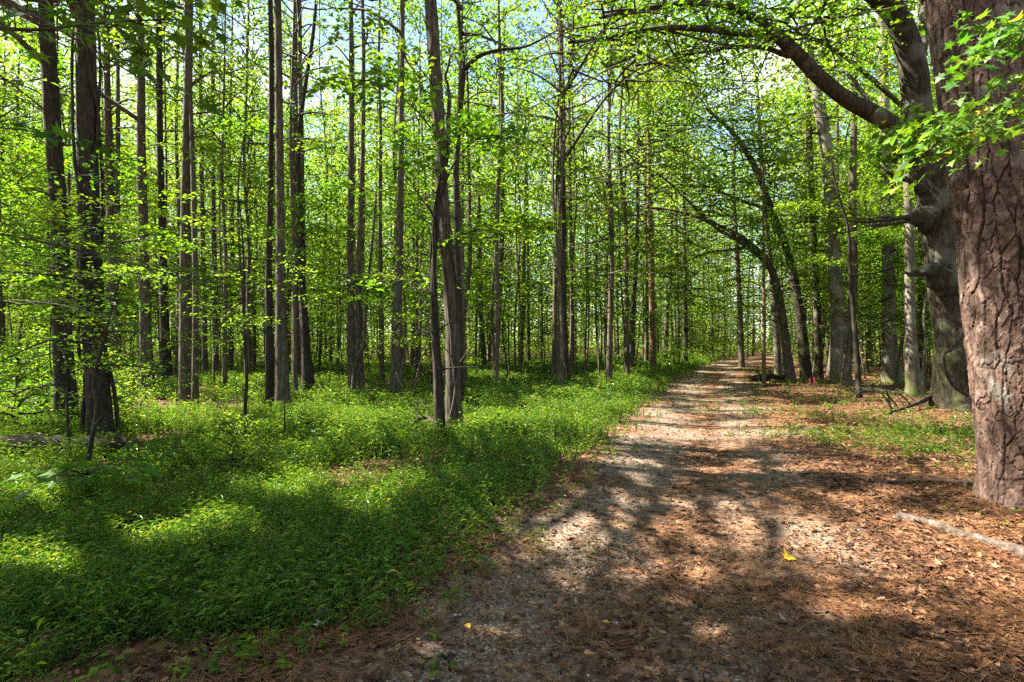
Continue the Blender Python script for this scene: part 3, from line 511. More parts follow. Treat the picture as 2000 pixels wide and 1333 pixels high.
# unseen boughs added high overhead on the tall trees, to shade path, grass and trunks
_e,_a=R_(SUN_EL),R_(SUN_AZ); SUNV=np.array([math.sin(_a)*math.cos(_e),math.cos(_a)*math.cos(_e),math.sin(_e)])
def shade_bough(px,py,s_,h,mesh):
    d=gd(py); x=(px-1000)/F*d; G=np.array([x,d,0.]); p=G+SUNV*(h/SUNV[2]); best=min(TALL,key=lambda t: np.hypot(*(t[1][np.argmin(np.abs(t[1][:,2]-h+1.2)),:2]-p[:2]))); root,Q,base=best
    q=Q[int(np.argmin(np.abs(Q[:,2]-h+1.2)))]; L=np.linalg.norm(p-q); m=(q+p)/2+[0,0,.12*L]; b=MB(); b.add(*tube(smooth_path(np.array([q,m,p])-base,12),np.linspace(.022+.008*L,.010,12),6,.1),mat=0,smooth=True)
    link('limb',b.mesh('limb',[BARK]),root); c=foliage(root,mesh,p-base-[0,0,.85*s_],s_,name='crown')  # this limb and crown are added only to cast shade
_g=np.random.default_rng(15)
def shade_bough_over(P,h,s_,mesh):
    G=P-SUNV*(P[2]/SUNV[2]); shade_bough(1000+F*G[0]/G[1],HOR+H0*F/G[1],s_,h,mesh)  # hangs an added bough on the sun ray through P, to shade it
for P_ in ((200,45,2.35),(0,50,2.4),(60,0,3.3),(260,0,3.2),(300,170,2.1),(20,255,3.4),(100,475,4.5),(300,530,4.4),(60,590,4.9),(190,620,4.8),(100,700,9),(220,770,10),(30,770,9),(150,560,9),(1845,690,12.6),(1840,590,12.6),(1830,470,12.6),(1815,370,12.6),(1700,215,12.5),(1890,60,4.7),(1880,190,4.7),(1900,300,4.7),(120,930,5.2),(250,940,5.2),(60,880,7.6)): shade_bough_over(PT(*P_),7.5+4*_g.random(),.6+.3*_g.random(),LOBE[int(_g.random()*2)])
for (px,py) in ((100,1250),(350,1235),(560,1190),(200,1140),(80,960),(300,955),(470,925),(620,1035),(760,1060),(40,1040),(620,1300),(800,1230),(1000,1205),(1130,1185),(980,1300),(1250,1270),(1420,1230),(1560,1190),(1480,1320),(1750,1300),(1900,1240),(1000,955),(1130,930),(1290,965),(1240,880),(1430,920),(1590,955),(1050,890),(1330,850),(900,985),(1240,1320),(1700,960),(300,860),(520,830),(430,1180),(680,1140),(150,1190),(280,1290),(450,1270),(60,1200),(350,1170),(560,1260),(700,1210),(250,1220),(520,1110),(620,1190)):
    shade_bough(px,py,.45+.25*_g.random(),8.5+4.5*_g.random(),LOBE[int(_g.random()*2)])
# the burled oak
def burled_oak():
    d=13.1; base=np.array([*PT(1868,800,d)[:2],0.]); base[2]=float(gz(base[0],base[1])); root=thing('oak_tree','old burled oak behind the big pine, its mossy limb arching over the path','oak tree',base); b=MB()
    pts=[(1874,812,92),(1873,760,74),(1870,700,70),(1865,640,70),(1858,580,74),(1853,540,80),(1848,500,74),(1840,440,70),(1833,390,74),(1822,340,72),(1809,290,68),(1796,250,58)]
    P=np.array([PT(p[0],p[1],d) for p in pts])-base; P[0,2]=-.2; r=np.array([p[2]*.5/F*d for p in pts]); n=44; Q=smooth_path(P,n); rq=np.interp(np.linspace(0,1,n),np.linspace(0,1,len(r)),r); trunk_tube(b,Q,rq,28,.7,.6,.16,4)
    def limb(path,w0,w1,n=26,seg=12,dd0=0,dd1=0,l=.10):
        k=len(path); L=np.array([PT(x,y,d+dd0+(dd1-dd0)*i/(k-1)) for i,(x,y) in enumerate(path)])-base
        b.add(*tube(smooth_path(L,n),np.linspace(w0,w1,n)*.5/F*d,seg,l,path[0][0]),mat=0,smooth=True)
    limb([(1812,320),(1775,275),(1735,240),(1690,215),(1650,193),(1600,153),(1552,102),(1510,66)],37,21,30,16,0,-.9)
    limb([(1518,72),(1492,50),(1470,36),(1435,18),(1400,10),(1350,7),(1300,14),(1240,22),(1165,38)],18,6,26,10,-.8,-1.6)
    limb([(1522,76),(1495,67),(1450,67),(1400,61),(1350,57),(1300,56),(1235,66),(1165,80),(1110,84)],16,5,26,10,-.8,-2.4)
    limb([(1560,112),(1530,108),(1500,96),(1460,93),(1425,95),(1380,102),(1340,110),(1290,128),(1240,152)],12,3,22,7,-.7,.8)
    limb([(1700,215),(1690,190),(1660,150),(1640,139),(1600,138)],9,3,14,6,-.2,1)
    limb([(1800,275),(1792,225),(1786,150),(1770,85),(1747,30),(1715,-20),(1660,-90),(1580,-190)],56,32,26,16,0,-1)
    limb([(1787,160),(1800,95),(1802,40),(1812,-60)],24,14,14,9,0,1)
    limb([(1745,25),(1700,-5),(1650,-25),(1560,-60)],26,8,14,8,-.2,-2)
    # dead stubs, broken off
    limb([(1812,378),(1797,370),(1788,362)],26,12,8,9,0,-.2,.3); limb([(1806,425),(1790,428),(1776,429)],40,18,8,10,0,-.3,.3); limb([(1830,530),(1812,530),(1800,533)],34,18,8,10,-.1,-.4,.3)
    for paths in (([(1795,368),(1770,352),(1748,345),(1730,336),(1722,328)],[(1772,353),(1752,350),(1738,347)]),([(1788,427),(1760,427),(1730,432),(1690,436),(1655,432)],[(1786,434),(1750,438),(1715,445),(1688,442)],[(1760,428),(1725,426),(1700,430),(1672,428)],[(1740,440),(1712,441),(1680,447)]),([(1806,532),(1788,533),(1776,536),(1764,535)],[(1800,536),(1782,540),(1772,541)])):
        sb_=MB()
        for w_,path in enumerate(paths): k=len(path); sb_.add(*tube(smooth_path(np.array([PT(x,y,d-.25-.35*i/(k-1)-.03*w_) for i,(x,y) in enumerate(path)])-base,12),np.linspace(12 if w_==0 else 7,2.2,12)*.5/F*d,7,.4,path[0][0]+w_),mat=0,smooth=True)
        link('dead_branch',sb_.mesh('dead_branch',[DEADDARK]),root)
    # burls swelling out of the left face
    for (x,y,rr,dd) in ((1842,536,.32,-.12),(1828,552,.20,-.2),(1812,430,.26,-.1),(1804,322,.20,-.1),(1856,556,.24,-.3)):
        c=PT(x,y,d+dd)-base; g=np.random.default_rng(x); V,T=np.array(ICO),ICT
        for _ in range(2):
            m=np.concatenate([V[T[:,0]]+V[T[:,1]],V[T[:,1]]+V[T[:,2]],V[T[:,2]]+V[T[:,0]]]); k=len(T); o=len(V)+np.arange(k); V=np.vstack([V,m/np.linalg.norm(m,axis=1)[:,None]]); a_,b_,c_=o,o+k,o+2*k
            T=np.concatenate([np.stack([T[:,0],a_,c_],1),np.stack([a_,T[:,1],b_],1),np.stack([c_,b_,T[:,2]],1),np.stack([a_,b_,c_],1)])
        f=1+.5*(vnoise(V[:,0]*2.2+x,V[:,2]*2.2+V[:,1],7)-.5); b.add(c+V*f[:,None]*rr*[1,1,1.15],T,0,True)
    link('trunk',b.mesh('trunk',[BARK_OAK]),root)
    b=MB(); b.add(*tube(smooth_path(np.array([PT(1880,640,12.4),PT(1875,665,12.4),PT(1858,685,12.4),PT(1842,695,12.4),PT(1846,725,12.4),PT(1862,755,12.4),PT(1890,775,12.35)])-base,24),.035,7),mat=0,smooth=True); link('vine',b.mesh('vine',[BARK_DARK]),root)
    lobes(root,base,[(1180,30,10.8,1.0),(1240,60,11,1.0),(1300,20,11.5,1.1),(1220,110,12,.9),(1380,-10,12,1.1),(1450,-25,12,1.1),(1330,80,12.8,.7),(1540,20,12.5,1.0),(1620,60,13.5,.9),(1610,-20,12,1.2),(1660,140,14.5,.8),(1120,90,10.6,.8),(1700,-60,13,1.5)],AIRY)
    for (x,y,dd,s_) in ((1650,-420,11,1.3),(1350,-350,10.5,1.2),(1850,-500,14,1.3),(1150,-200,10.5,.9)): foliage(root,CROWN[0],PT(x,y,dd)-base,(s_,s_,.55),name='crown')
burled_oak()
# ------------------------------------------------------------------ the big pine
PINE=newmat('pine_bark'); 
def pine_bark():
    m,t,N,LK=PINE; a=N('ShaderNodeAttribute'); a.attribute_name='tint'; c=N('ShaderNodeAttribute'); c.attribute_name='crack'; tc=N('ShaderNodeTexCoord')
    r=ramp(t,[(0,(.036,.022,.016)),(.4,(.088,.052,.038)),(.7,(.132,.085,.066)),(1,(.22,.165,.135))]); n=N('ShaderNodeTexNoise'); n.inputs['Scale'].default_value=9; n.inputs['Detail'].default_value=7; n.inputs['Roughness'].default_value=.7
    mp=N('ShaderNodeMapping'); mp.inputs['Scale'].default_value=(1,1,.55); LK(tc.outputs['Object'],mp.inputs[0]); LK(mp.outputs[0],n.inputs[0])
    ad=N('ShaderNodeMath'); ad.operation='MULTIPLY_ADD'; ad.inputs[1].default_value=1.1; LK(n.outputs['Fac'],ad.inputs[0]); 
    sb=N('ShaderNodeMath'); sb.operation='SUBTRACT'; sb.inputs[1].default_value=.58; LK(a.outputs['Fac'],sb.inputs[0]); LK(sb.outputs[0],ad.inputs[2]); LK(ad.outputs[0],r.inputs[0])
    q=N('ShaderNodeMix'); q.data_type='RGBA'; q.inputs['B'].default_value=(.016,.010,.008,1); LK(c.outputs['Fac'],q.inputs['Factor']); LK(r.outputs[0],q.inputs['A'])
    n2=N('ShaderNodeTexNoise'); n2.inputs['Scale'].default_value=3.2; n2.inputs['Detail'].default_value=6; LK(tc.outputs['Object'],n2.inputs[0]); lr=ramp(t,[(.60,(0,0,0)),(.68,(.55,.55,.55))]); LK(n2.outputs['Fac'],lr.inputs[0])
    q2=N('ShaderNodeMix'); q2.data_type='RGBA'; q2.inputs['B'].default_value=(.16,.155,.13,1); LK(lr.outputs[0],q2.inputs['Factor']); LK(q.outputs['Result'],q2.inputs['A'])
    p=N('ShaderNodeBsdfPrincipled'); p.inputs['Roughness'].default_value=.85; p.inputs['Specular IOR Level'].default_value=.2; LK(q2.outputs['Result'],p.inputs['Base Color'])
    n3=N('ShaderNodeTexNoise'); n3.inputs['Scale'].default_value=60; n3.inputs['Detail'].default_value=5; LK(tc.outputs['Object'],n3.inputs[0])
    b=N('ShaderNodeBump'); b.inputs['Strength'].default_value=.5; b.inputs['Distance'].default_value=.008; LK(n3.outputs['Fac'],b.inputs['Height'])
    vz=N('ShaderNodeTexVoronoi'); vz.inputs['Scale'].default_value=26; mv=N('ShaderNodeMapping'); mv.inputs['Scale'].default_value=(1,1,.7); nd=N('ShaderNodeMix'); nd.data_type='VECTOR'; nd.inputs['Factor'].default_value=.05; LK(tc.outputs['Object'],nd.inputs['A']); LK(n.outputs['Color'],nd.inputs['B']); LK(nd.outputs['Result'],mv.inputs[0]); LK(mv.outputs[0],vz.inputs['Vector']); vs_=N('ShaderNodeSeparateColor'); LK(vz.outputs['Color'],vs_.inputs[0])
    b2=N('ShaderNodeBump'); b2.inputs['Strength'].default_value=.8; b2.inputs['Distance'].default_value=.016; LK(vs_.outputs[0],b2.inputs['Height']); LK(b.outputs[0],b2.inputs['Normal']); LK(b2.outputs[0],p.inputs['Normal'])
    hv=N('ShaderNodeHueSaturation'); mr_=N('ShaderNodeMapRange'); mr_.inputs[3].default_value=.72; mr_.inputs[4].default_value=1.25; LK(vs_.outputs[1],mr_.inputs[0]); LK(mr_.outputs[0],hv.inputs['Value']); LK(r.outputs[0],hv.inputs['Color']); LK(hv.outputs[0],q.inputs['A'])
    o=N('ShaderNodeOutputMaterial'); LK(p.outputs[0],o.inputs[0])
pine_bark()
def cells(u, v, per, seed, au=1.0, av=1.0):
    """jittered cells, periodic in u (cell sizes au x av metres): distance to the cell edge in metres, the cell's own number, a tilt within it, how upright the edge is"""
    ui=np.floor(u).astype(int); vi=np.floor(v).astype(int); d1=np.full(u.shape,99.); d2=d1.copy(); rid=np.zeros(u.shape); tv=np.zeros(u.shape); p1=[np.zeros(u.shape) for _ in range(2)]; p2=[np.zeros(u.shape) for _ in range(2)]
    def h(a,b_,k):
        n=(a%per*374761393+b_*668265263+k*1442695041+seed*97531)&0xffffffff; n=((n^(n>>13))*1274126177)&0xffffffff; return ((n^(n>>16))&0xffff)/65535.
    for i in (-1,0,1):
        for j in (-1,0,1):
            a,b_=ui+i,vi+j; du=a+h(a,b_,1)-u; dv=b_+h(a,b_,2)-v; dd=du*du+dv*dv; q=h(a,b_,3); nearer=dd<d1; second=~nearer&(dd<d2)
            for c,x in enumerate((du,dv)): p2[c]=np.where(nearer,p1[c],np.where(second,x,p2[c])); p1[c]=np.where(nearer,x,p1[c])
            d2=np.where(nearer,d1,np.where(second,dd,d2)); rid=np.where(nearer,q,rid); tv=np.where(nearer,du*(h(a,b_,4)-.5)*2+dv*(h(a,b_,5)-.3),tv); d1=np.where(nearer,dd,d1)
    gu=(p2[0]-p1[0])/au; gv=(p2[1]-p1[1])/av; gl=np.hypot(gu,gv)+1e-9
    return (d2-d1)/2/gl,rid,tv,np.abs(gu)/gl
def big_pine():
    d=5.15; pts=[(2034,1015,206),(2030,985,188),(2020,920,178),(2003,800,176),(1981,620,176),(1962,420,174),(1934,200,172),(1904,0,168),(1880,-150,160)]
    base=np.array([*PT(2016,1000,d)[:2],0.]); base[2]=float(gz(base[0],base[1])); root=thing('pine_tree','massive pine with flaking reddish plates of bark at the right','pine tree',base)
    P=np.array([PT(p[0],p[1],d) for p in pts])-base; P[0,2]=-.12; r=np.array([p[2]*.5/F*d for p in pts]); P=np.vstack([P,[-.9,0,10],[-1.1,0,16],[-1.1,0,22]]); r=np.append(r,[.30,.22,.10])
    tz=np.concatenate([np.arange(0,5.6,.0085),np.linspace(5.6,22.1,60)]); pz=P[:,2]-P[0,2]; S=smooth_path(P,400); sz=S[:,2]-S[0,2]; X=np.interp(tz,sz,S[:,0]); Y=np.interp(tz,sz,S[:,1]); rr=np.interp(tz,pz,r)
    ns=340; th=.84+np.linspace(0,2*math.pi,ns,endpoint=False); TH,Zg=np.meshgrid(th,tz); per=26
    U=TH/(2*math.pi); nx_=np.cos(TH)*1.5; ny_=np.sin(TH)*1.5
    wu=(fbm(nx_*1.5+7+Zg*2.1,ny_*1.5+Zg*1.3,81,3)-.5); wv=(fbm(nx_*2+3,ny_*2+Zg*3,82,3)-.5)
    w2=(fbm(nx_*9+Zg*7,ny_*9+Zg*6,85,3)-.5)
    US=(TH-th[0])/(2*math.pi); CI=2.75; w3=fbm(nx_*26+Zg*17,ny_*26+Zg*19,90,2)-.5
    pz=2.9; e1,id1,t1,o1=cells(U*per+wu*1.0+w2*.30+w3*.10,Zg*pz+wv*.8+w2*.15+w3*.06,per,1,CI/per,1/pz); pz2=9; e2,id2,t2,o2=cells(U*per*2+wu*2+w2*1.3+w3*.4,Zg*pz2+wv*2+w2*.5+w3*.15,per*2,2,CI/per/2,1/pz2); pz3=26; e3,id3,t3,o3=cells(U*per*4+wu*4+w2*1.2+w3*.4,Zg*pz3+wv*4+w2+w3*.4,per*4,4,CI/per/4,1/pz3)
    gap=np.clip(fbm(nx_*2.2+4,ny_*2.2+Zg*1.7,91,3)-.28,0,1); wid=(.0012+.022*gap)*(.18+.82*o1); wid2=.0035*(.5+.5*o2)
    plate=np.clip((e1-wid*.35)/(wid*.8),0,1); p2_=np.clip(e2/wid2,0,1)
    crack=np.clip(np.maximum(np.clip(wid/.006,.35,1)*1.1-(e1-wid*.25)/(wid*.7+.001),.60-.6*e2/wid2),0,1)
    h=.009*plate+.005*id1+(.009*id2+.011*t2+.002*p2_)*plate+(.003*id3+.004*t3)*plate+.002*w3
    h*=np.clip((5.6-Zg)/.3,.3,1); foot=np.exp(-Zg/.28); rad=rr[:,None]*(1+foot*.13*(1+np.cos(TH*5+1)))+h-.045+.03*(fbm(nx_+3,ny_+Zg*.8,84,2)-.5)
    V=np.stack([X[:,None]+rad*np.cos(TH),Y[:,None]+rad*np.sin(TH),P[0,2]+Zg+0*rad],-1).reshape(-1,3); n=len(tz)
    i=np.arange(n-1)[:,None]*ns; j=np.arange(ns)[None]; j2=(j+1)%ns; T=np.stack([np.stack([i+j,i+j2,i+ns+j2],-1),np.stack([i+j,i+ns+j2,i+ns+j],-1)],2).reshape(-1,3)
    b=MB(); b.add(V,T,0,True,crack=(crack*.9).ravel(),tint=(.25*id1+.40*id2+.35*id3).ravel()); link('trunk',b.mesh('trunk',[PINE[0]]),root)
    # needle tufts on whorled boughs
    g=np.random.default_rng(90); b=MB()
    for k in range(34):
        z=11+11*k/34; az=k*2.4; L=(3.6-2.2*k/34)*(.7+.5*g.random()); dr=np.array([math.cos(az),math.sin(az),.25]); q0=np.array([-1,0,z]); Q=smooth_path([q0,q0+dr*L*.5+[0,0,.1],q0+dr*L+[0,0,.5]],8); b.add(*tube(Q,np.linspace(.05,.012,8),5),mat=1,smooth=True)
        for m_ in range(9):
            c=Q[2+int(g.random()*6)]+g.normal(0,.30,3); nn=36; dv=g.normal(0,1,(nn,3)); dv/=np.linalg.norm(dv,axis=1)[:,None]; s_=np.cross(dv,[0,0,1.])*.004
            V=np.stack([c-s_+0*dv,c+s_+0*dv,c+dv*.2],1).reshape(-1,3); b.add(V,np.arange(nn*3).reshape(-1,3),0)
    link('crown',b.mesh('crown',[NEEDLE,PINE[0]]),root)
big_pine()
# ------------------------------------------------------------------ leafy boughs near the camera
def bough(name, label, pts, r0, kind, L, ntw, per, mat, seed, twl=.45, droop=.25, nspread=.35, bark=BARK_DARK, group=None, up=.05, zs=.12):
    g=np.random.default_rng(seed); P=np.array([PT(*p) for p in pts]); base=P[0]; n=20; Q=smooth_path(P-base,n); root=thing(name,label,'tree branch',base,group); b=MB(); b.add(*tube(Q,np.linspace(r0,r0*.25,n),7),mat=0,smooth=True)
    lb=MB(); tot=np.linalg.norm(Q[-1]-Q[0]); ps=[];azs=[]
    for j in range(ntw):
        t=.12+.86*j/max(1,ntw-1); k=min(n-2,int(t*(n-1))); q0=Q[k]; dr=Q[k+1]-Q[k]; uj=up+g.normal(0,zs); a0=math.atan2(dr[1],dr[0]); aj=a0+(1 if j%2 else -1)*(.5+.5*g.random()); l=twl*(1.15-.6*t)*(.7+.6*g.random())
        W=smooth_path([q0,q0+np.array([math.cos(aj),math.sin(aj),uj])*l*.5,q0+np.array([math.cos(aj+.2),math.sin(aj+.2),uj-.12])*l],6); b.add(*tube(W,np.linspace(r0*.32,r0*.12,6),4),mat=0,smooth=True)
        for i in range(per):
            u=.25+.75*(i+g.random()*.5)/per; ps.append(W[min(5,int(u*5))]+g.normal(0,.02,3)); azs.append(aj+(1 if i%2 else -1)*(.5+.6*g.random()))
    ps=np.array(ps); azs=np.array(azs); m=len(ps); nr=rand_normals(m,nspread,g); nr[:,0]+=np.cos(azs)*droop; nr[:,1]+=np.sin(azs)*droop
    a,bb,nn=frames(nr,azs); pet=.35*L; S=L*(.55+.6*g.random(m)); lb.add(*leaf_shapes(ps+a*pet,a,bb,nn,S,kind,cup=.12,droop=.18,curl=g.normal(.1,.15,m)),0)
    sw=bb*.0012; V=np.stack([ps-sw,ps+sw,ps+a*(pet+.1*S[:,None])],1).reshape(-1,3); lb.add(V,np.arange(3*m).reshape(-1,3),0)
    link('twig',b.mesh('twig',[bark]),root); link('foliage',lb.mesh('foliage',[mat]),root); return root
bough('branch','dark lobed leaves on the uppermost overhanging branch at top left',[(-160,30,2.5),(40,60,2.4),(200,45,2.35),(340,40,2.3)],.010,'sweetgum',.085,15,6,LEAF_NEAR,51,.42)
bough('branch','dark lobed leaves on the drooping tip that hangs lowest at top left',[(-120,-60,2.3),(60,30,2.2),(200,110,2.15),(320,185,2.1)],.008,'sweetgum',.085,8,3,LEAF_NEAR,52,.32)
bough('branch','shaded leafy branch across the sky in the top left corner',[(-200,-80,3.4),(40,0,3.3),(230,-10,3.2),(380,-30,3.1)],.012,'maple',.085,16,8,LEAF_NEAR,53,.6)
bough('branch','long flat leafy branch reaching across the two darkest left trunks',[(-120,440,4.6),(60,470,4.5),(230,510,4.4),(360,545,4.3),(425,570,4.25)],.010,'maple',.085,20,7,LEAF_NEAR,54,.55,.1,.25)
bough('branch','leafy branch low on the far left under a longer flat one',[(-150,560,5.0),(0,585,4.9),(130,600,4.8),(250,640,4.7)],.009,'maple',.08,14,7,LEAF_NEAR,55,.5,.1,.25)
bough('branch','leafy twig drooping in at the left edge halfway up the dark trunks',[(-120,230,3.6),(-10,250,3.5),(70,260,3.4),(130,285,3.35)],.007,'maple',.085,10,5,LEAF_NEAR,56,.35)
bough('branch','yellow-green leafy branch hanging across the big pine trunk',[(2190,190,3.9),(2060,215,3.9),(1960,235,3.85),(1880,262,3.8),(1810,292,3.75)],.009,'maple',.085,46,10,LEAF_YEL,57,.50,.45,.6,up=-.1,zs=.5)
bough('branch','topmost spray of bright leaves in front of the pine at top right',[(2150,10,3.7),(2060,45,3.65),(1990,70,3.6),(1920,100,3.55)],.007,'maple',.085,26,8,LEAF_YEL,58,.40,.45,.6,up=-.1,zs=.4)
bough('branch','small bright leafy twig beside the fork of the burled oak',[(1900,210,5.2),(1830,250,5.4),(1780,275,5.5),(1740,300,5.6)],.006,'maple',.085,28,9,LEAF_YEL,59,.55,.4,.5,zs=.4)
def seedling(name,label,px,py,n,L,hh,mat,seed,kind='maple',sp=.5):
    d=gd(py); g=np.random.default_rng(seed); x=(px-1000)/F*d; base=np.array([x,d,float(gz(x,d))]); root=thing(name,label,'seedling',base); b=MB(); lb=MB()
    b.add(*tube(smooth_path([[0,0,-.03],[.02,0,hh*.5],[0,.03,hh]],7),np.linspace(.007,.003,7),5),mat=0,smooth=True); az=np.arange(n)*2.4+g.normal(0,.3,n); R=sp*(.15+.85*g.random(n)); z=hh*(.75+.35*g.random(n))
    tip=np.stack([np.cos(az)*R,np.sin(az)*R,z],1)
    for q in tip: b.add(*tube(smooth_path([[0,.02,hh*.8],q*[.5,.5,1]+[0,0,.03],q],5),[.0028]*5,3,cap=False),mat=0)
    a,bb,nn=frames(rand_normals(n,.22,g)+np.stack([np.cos(az)*.25,np.sin(az)*.25,0*az],1),az); lb.add(*leaf_shapes(tip,a,bb,nn,L*(.7+.5*g.random(n)),kind,cup=.1,droop=.15,curl=g.normal(.12,.1,n)),0)
    link('stem',b.mesh('stem',[BARK_DARK]),root); link('foliage',lb.mesh('foliage',[mat]),root)
seedling('maple_seedling','maple seedling with broad flat leaves above the grass at lower left',165,1000,30,.165,.36,LEAF_NEAR,61,sp=.62)
seedling('maple_seedling','tiny pale green seedling on the litter at the grass edge, lower middle',812,1072,6,.05,.05,LEAF_YEL,62,sp=.06)
seedling('maple_seedling','tiny seedling with orange litter around it near the bottom edge',870,1316,7,.05,.05,LEAF_MID,63,sp=.08)
# ------------------------------------------------------------------ wood, stones and leaves lying about
def ground_stick(name,label,cat,pts,r0,r1,mat,seed=0,sub=(),lump=.15,sink=.5):
    g=np.random.default_rng(seed); Q=[]
    for p in pts:
        d=gd(p[1]); x=(p[0]-1000)/F*d; Q.append([x,d,float(gz(x,d))+r0*sink+(p[2] if len(p)>2 else 0)])
    Q=np.array(Q); base=Q[0].copy(); root=thing(name,label,cat,base); b=MB(); n=30; S=smooth_path(Q-base,n); S+=g.normal(0,r0*.12,S.shape); b.add(*tube(S,np.linspace(r0,r1,n),10,lump,seed),mat=0,smooth=True)
    b.add(*tube(np.array([S[0]+(S[0]-S[1])*.02,S[0]+(S[0]-S[1])*.12]),[r0*.97,r0*.6],10),mat=0)
    for k,(t,L,el,az) in enumerate(sub):
        i=int(t*(n-1)); q=[S[i]]; dr=np.array([math.cos(az)*math.cos(el),math.sin(az)*math.cos(el),math.sin(el)])
        for m_ in range(5): dr=dr+g.normal(0,.22,3)-[0,0,.10]; dr/=np.linalg.norm(dr); nx=q[-1]+dr*L/5; nx[2]=max(nx[2],-.02); q.append(nx)
        b.add(*tube(smooth_path(q,14),np.linspace(max(r1*.6,.008),.004,14),5),mat=0,smooth=True)
    link('wood',b.mesh('wood',[mat]),root)
ground_stick('log','pale fallen log lying in front of the big pine','log',[(1752,1014),(1815,1030),(1900,1058),(2010,1092),(2120,1130)],.040,.070,DEADWOOD,3,sink=.22,lump=.35)
ground_stick('stick','bare crooked stick on the litter touching the left foot of the pine','stick',[(1716,950),(1770,948),(1830,947),(1870,955),(1925,962)],.018,.027,DEADWOOD,4,sub=((.2,.25,.1,2.8),),sink=1.1)
ground_stick('stick','thin dark twig lying behind the pale log near the pine','stick',[(1835,985),(1870,978),(1915,970)],.010,.006,DEADDARK,5)
ground_stick('branch','fallen dead branch with pale curling twigs under the burled oak','fallen branch',[(1848,792,.30),(1810,800,.16),(1770,806,.05),(1735,812,0)],.07,.03,DEADDARK,6,sub=((.5,1.2,.5,2.7),(.6,1.4,.4,3.1),(.7,1.3,.6,2.4),(.8,1.2,.3,3.4),(.9,1.1,.3,2.9),(.3,.9,.7,2.2),(.95,.8,.2,3.6)))
ground_stick('stick','short rotten chunk of wood right of the wheel ruts','stick',[(1560,842),(1580,848),(1604,855)],.05,.04,DEADDARK,7)
ground_stick('stick','thin pale twig lying in the lit grass right of the path','stick',[(1708,830,.05),(1722,838,.03),(1737,848)],.009,.005,DEADWOOD,8)
ground_stick('log','dark rotten log lying in shade at the far left','log',[(-150,902),(0,897),(130,893),(260,888)],.17,.12,DEADDARK,9,sink=1.0)
ground_stick('log','mossy dark log end by the vine-wrapped trunk','log',[(205,888),(250,884),(300,880)],.07,.04,DEADDARK,10)
ground_stick('stick','bent pale twig arching out of the grass at left','stick',[(397,985,.0),(404,950,.18),(425,925,.22),(455,900,.12),(487,880,.05)],.009,.005,DEADWOOD,11,sub=((.7,.5,.2,0),(.5,.4,.5,1)))
ground_stick('branch','dark fallen branch propped against the foot of the twin trunks','fallen branch',[(850,862,.22),(828,858,.28),(800,866,.2),(770,885,.02)],.035,.018,DEADDARK,12,sub=((.2,.8,.8,2.5),(.35,.9,.7,2.9),(.5,.7,.9,2.2),(.7,.5,.5,3.2)))
ground_stick('log','low dark log at the right edge of the path, far along','log',[(1472,748,.05),(1500,746,.10),(1530,745,.05)],.13,.09,DEADDARK,13,lump=.3)
def bare_stem(label, pts, r0, r1, seed, ntw=10, mat=BARK_DARK, leaves=True):
    d=gd(pts[0][1]); P=np.array([PT(x,y,d) for x,y in pts]); P[0,2]=float(gz(P[0,0],P[0,1]))-.05; base=P[0]+[0,0,.05]; g=np.random.default_rng(seed); root=thing('sapling',label,'sapling',base); b=MB(); n=24; Q=smooth_path(P-base,n); b.add(*tube(Q,np.linspace(r0,r1,n),7,.12,seed),mat=0,smooth=True); side_twigs(b,Q,np.linspace(r0,r1,n),ntw,g,.5,9,1.0); link('trunk',b.mesh('trunk',[mat]),root)
    if leaves: foliage(root,SAPC[seed%3],Q[n//2],(.75,.75,.6),g.random()*6.2)
bare_stem('dark thin sapling standing alone in the shaded grass at left',[(482,876),(479,800),(482,740),(478,650),(477,560),(474,470),(466,385)],.030,.010,71,14)
bare_stem('thin sapling stem in front of the furthest left trunk',[(139,902),(132,830),(130,760),(128,690),(124,600)],.022,.008,72,8)
bare_stem('crooked dark sapling in front of the vine-wrapped trunk',[(172,930),(176,880),(190,800),(184,740),(205,660),(222,590),(236,540)],.030,.009,73,10)
bare_stem('twig-thin straight sapling in the sunny grass right of the bare grey trunk',[(556,872),(556,820),(555,770),(553,700)],.014,.006,74,3,leaves=False)
bare_stem('slender bare shrub stem bending beside the twin trunks',[(806,805),(808,770),(818,720),(832,680),(838,620),(830,560)],.020,.006,75,12,DEADWOOD)
def stone(label, px, py, r, col, seed):
    d=gd(py); x=(px-1000)/F*d; g=np.random.default_rng(seed); b=MB(); V,T=np.array(ICO),ICT
    m=np.concatenate([V[T[:,0]]+V[T[:,1]],V[T[:,1]]+V[T[:,2]],V[T[:,2]]+V[T[:,0]]]); k=len(T); o=len(V)+np.arange(k); V=np.vstack([V,m/np.linalg.norm(m,axis=1)[:,None]]); T=np.concatenate([np.stack([T[:,0],o,o+2*k],1),np.stack([o,T[:,1],o+k],1),np.stack([o+2*k,o+k,T[:,2]],1),np.stack([o,o+k,o+2*k],1)])
    f=1+.5*(vnoise(V[:,0]*1.7+seed,V[:,1]*1.7+V[:,2],seed)-.5); b.add(V*f[:,None]*r*[1,.8,.62],T,0,True); o_=link('stone',b.mesh('stone',[bark_mat('stone',tuple(c*.6 for c in col),col,tuple(min(.7,c*1.5) for c in col),25,25,.4,.006)]),None,(x,d,float(gz(x,d))+r*.35)); tag(o_,label,'stone')
stone('grey stone on the leaf litter below the grass edge',630,1212,.042,(.13,.14,.16),1); stone('small round pale stone on the shaded gravel near the bottom',1201,1214,.017,(.48,.45,.40),2); stone('flat pinkish stone in the sunny gravel patch',1322,1105,.022,(.38,.31,.28),3)
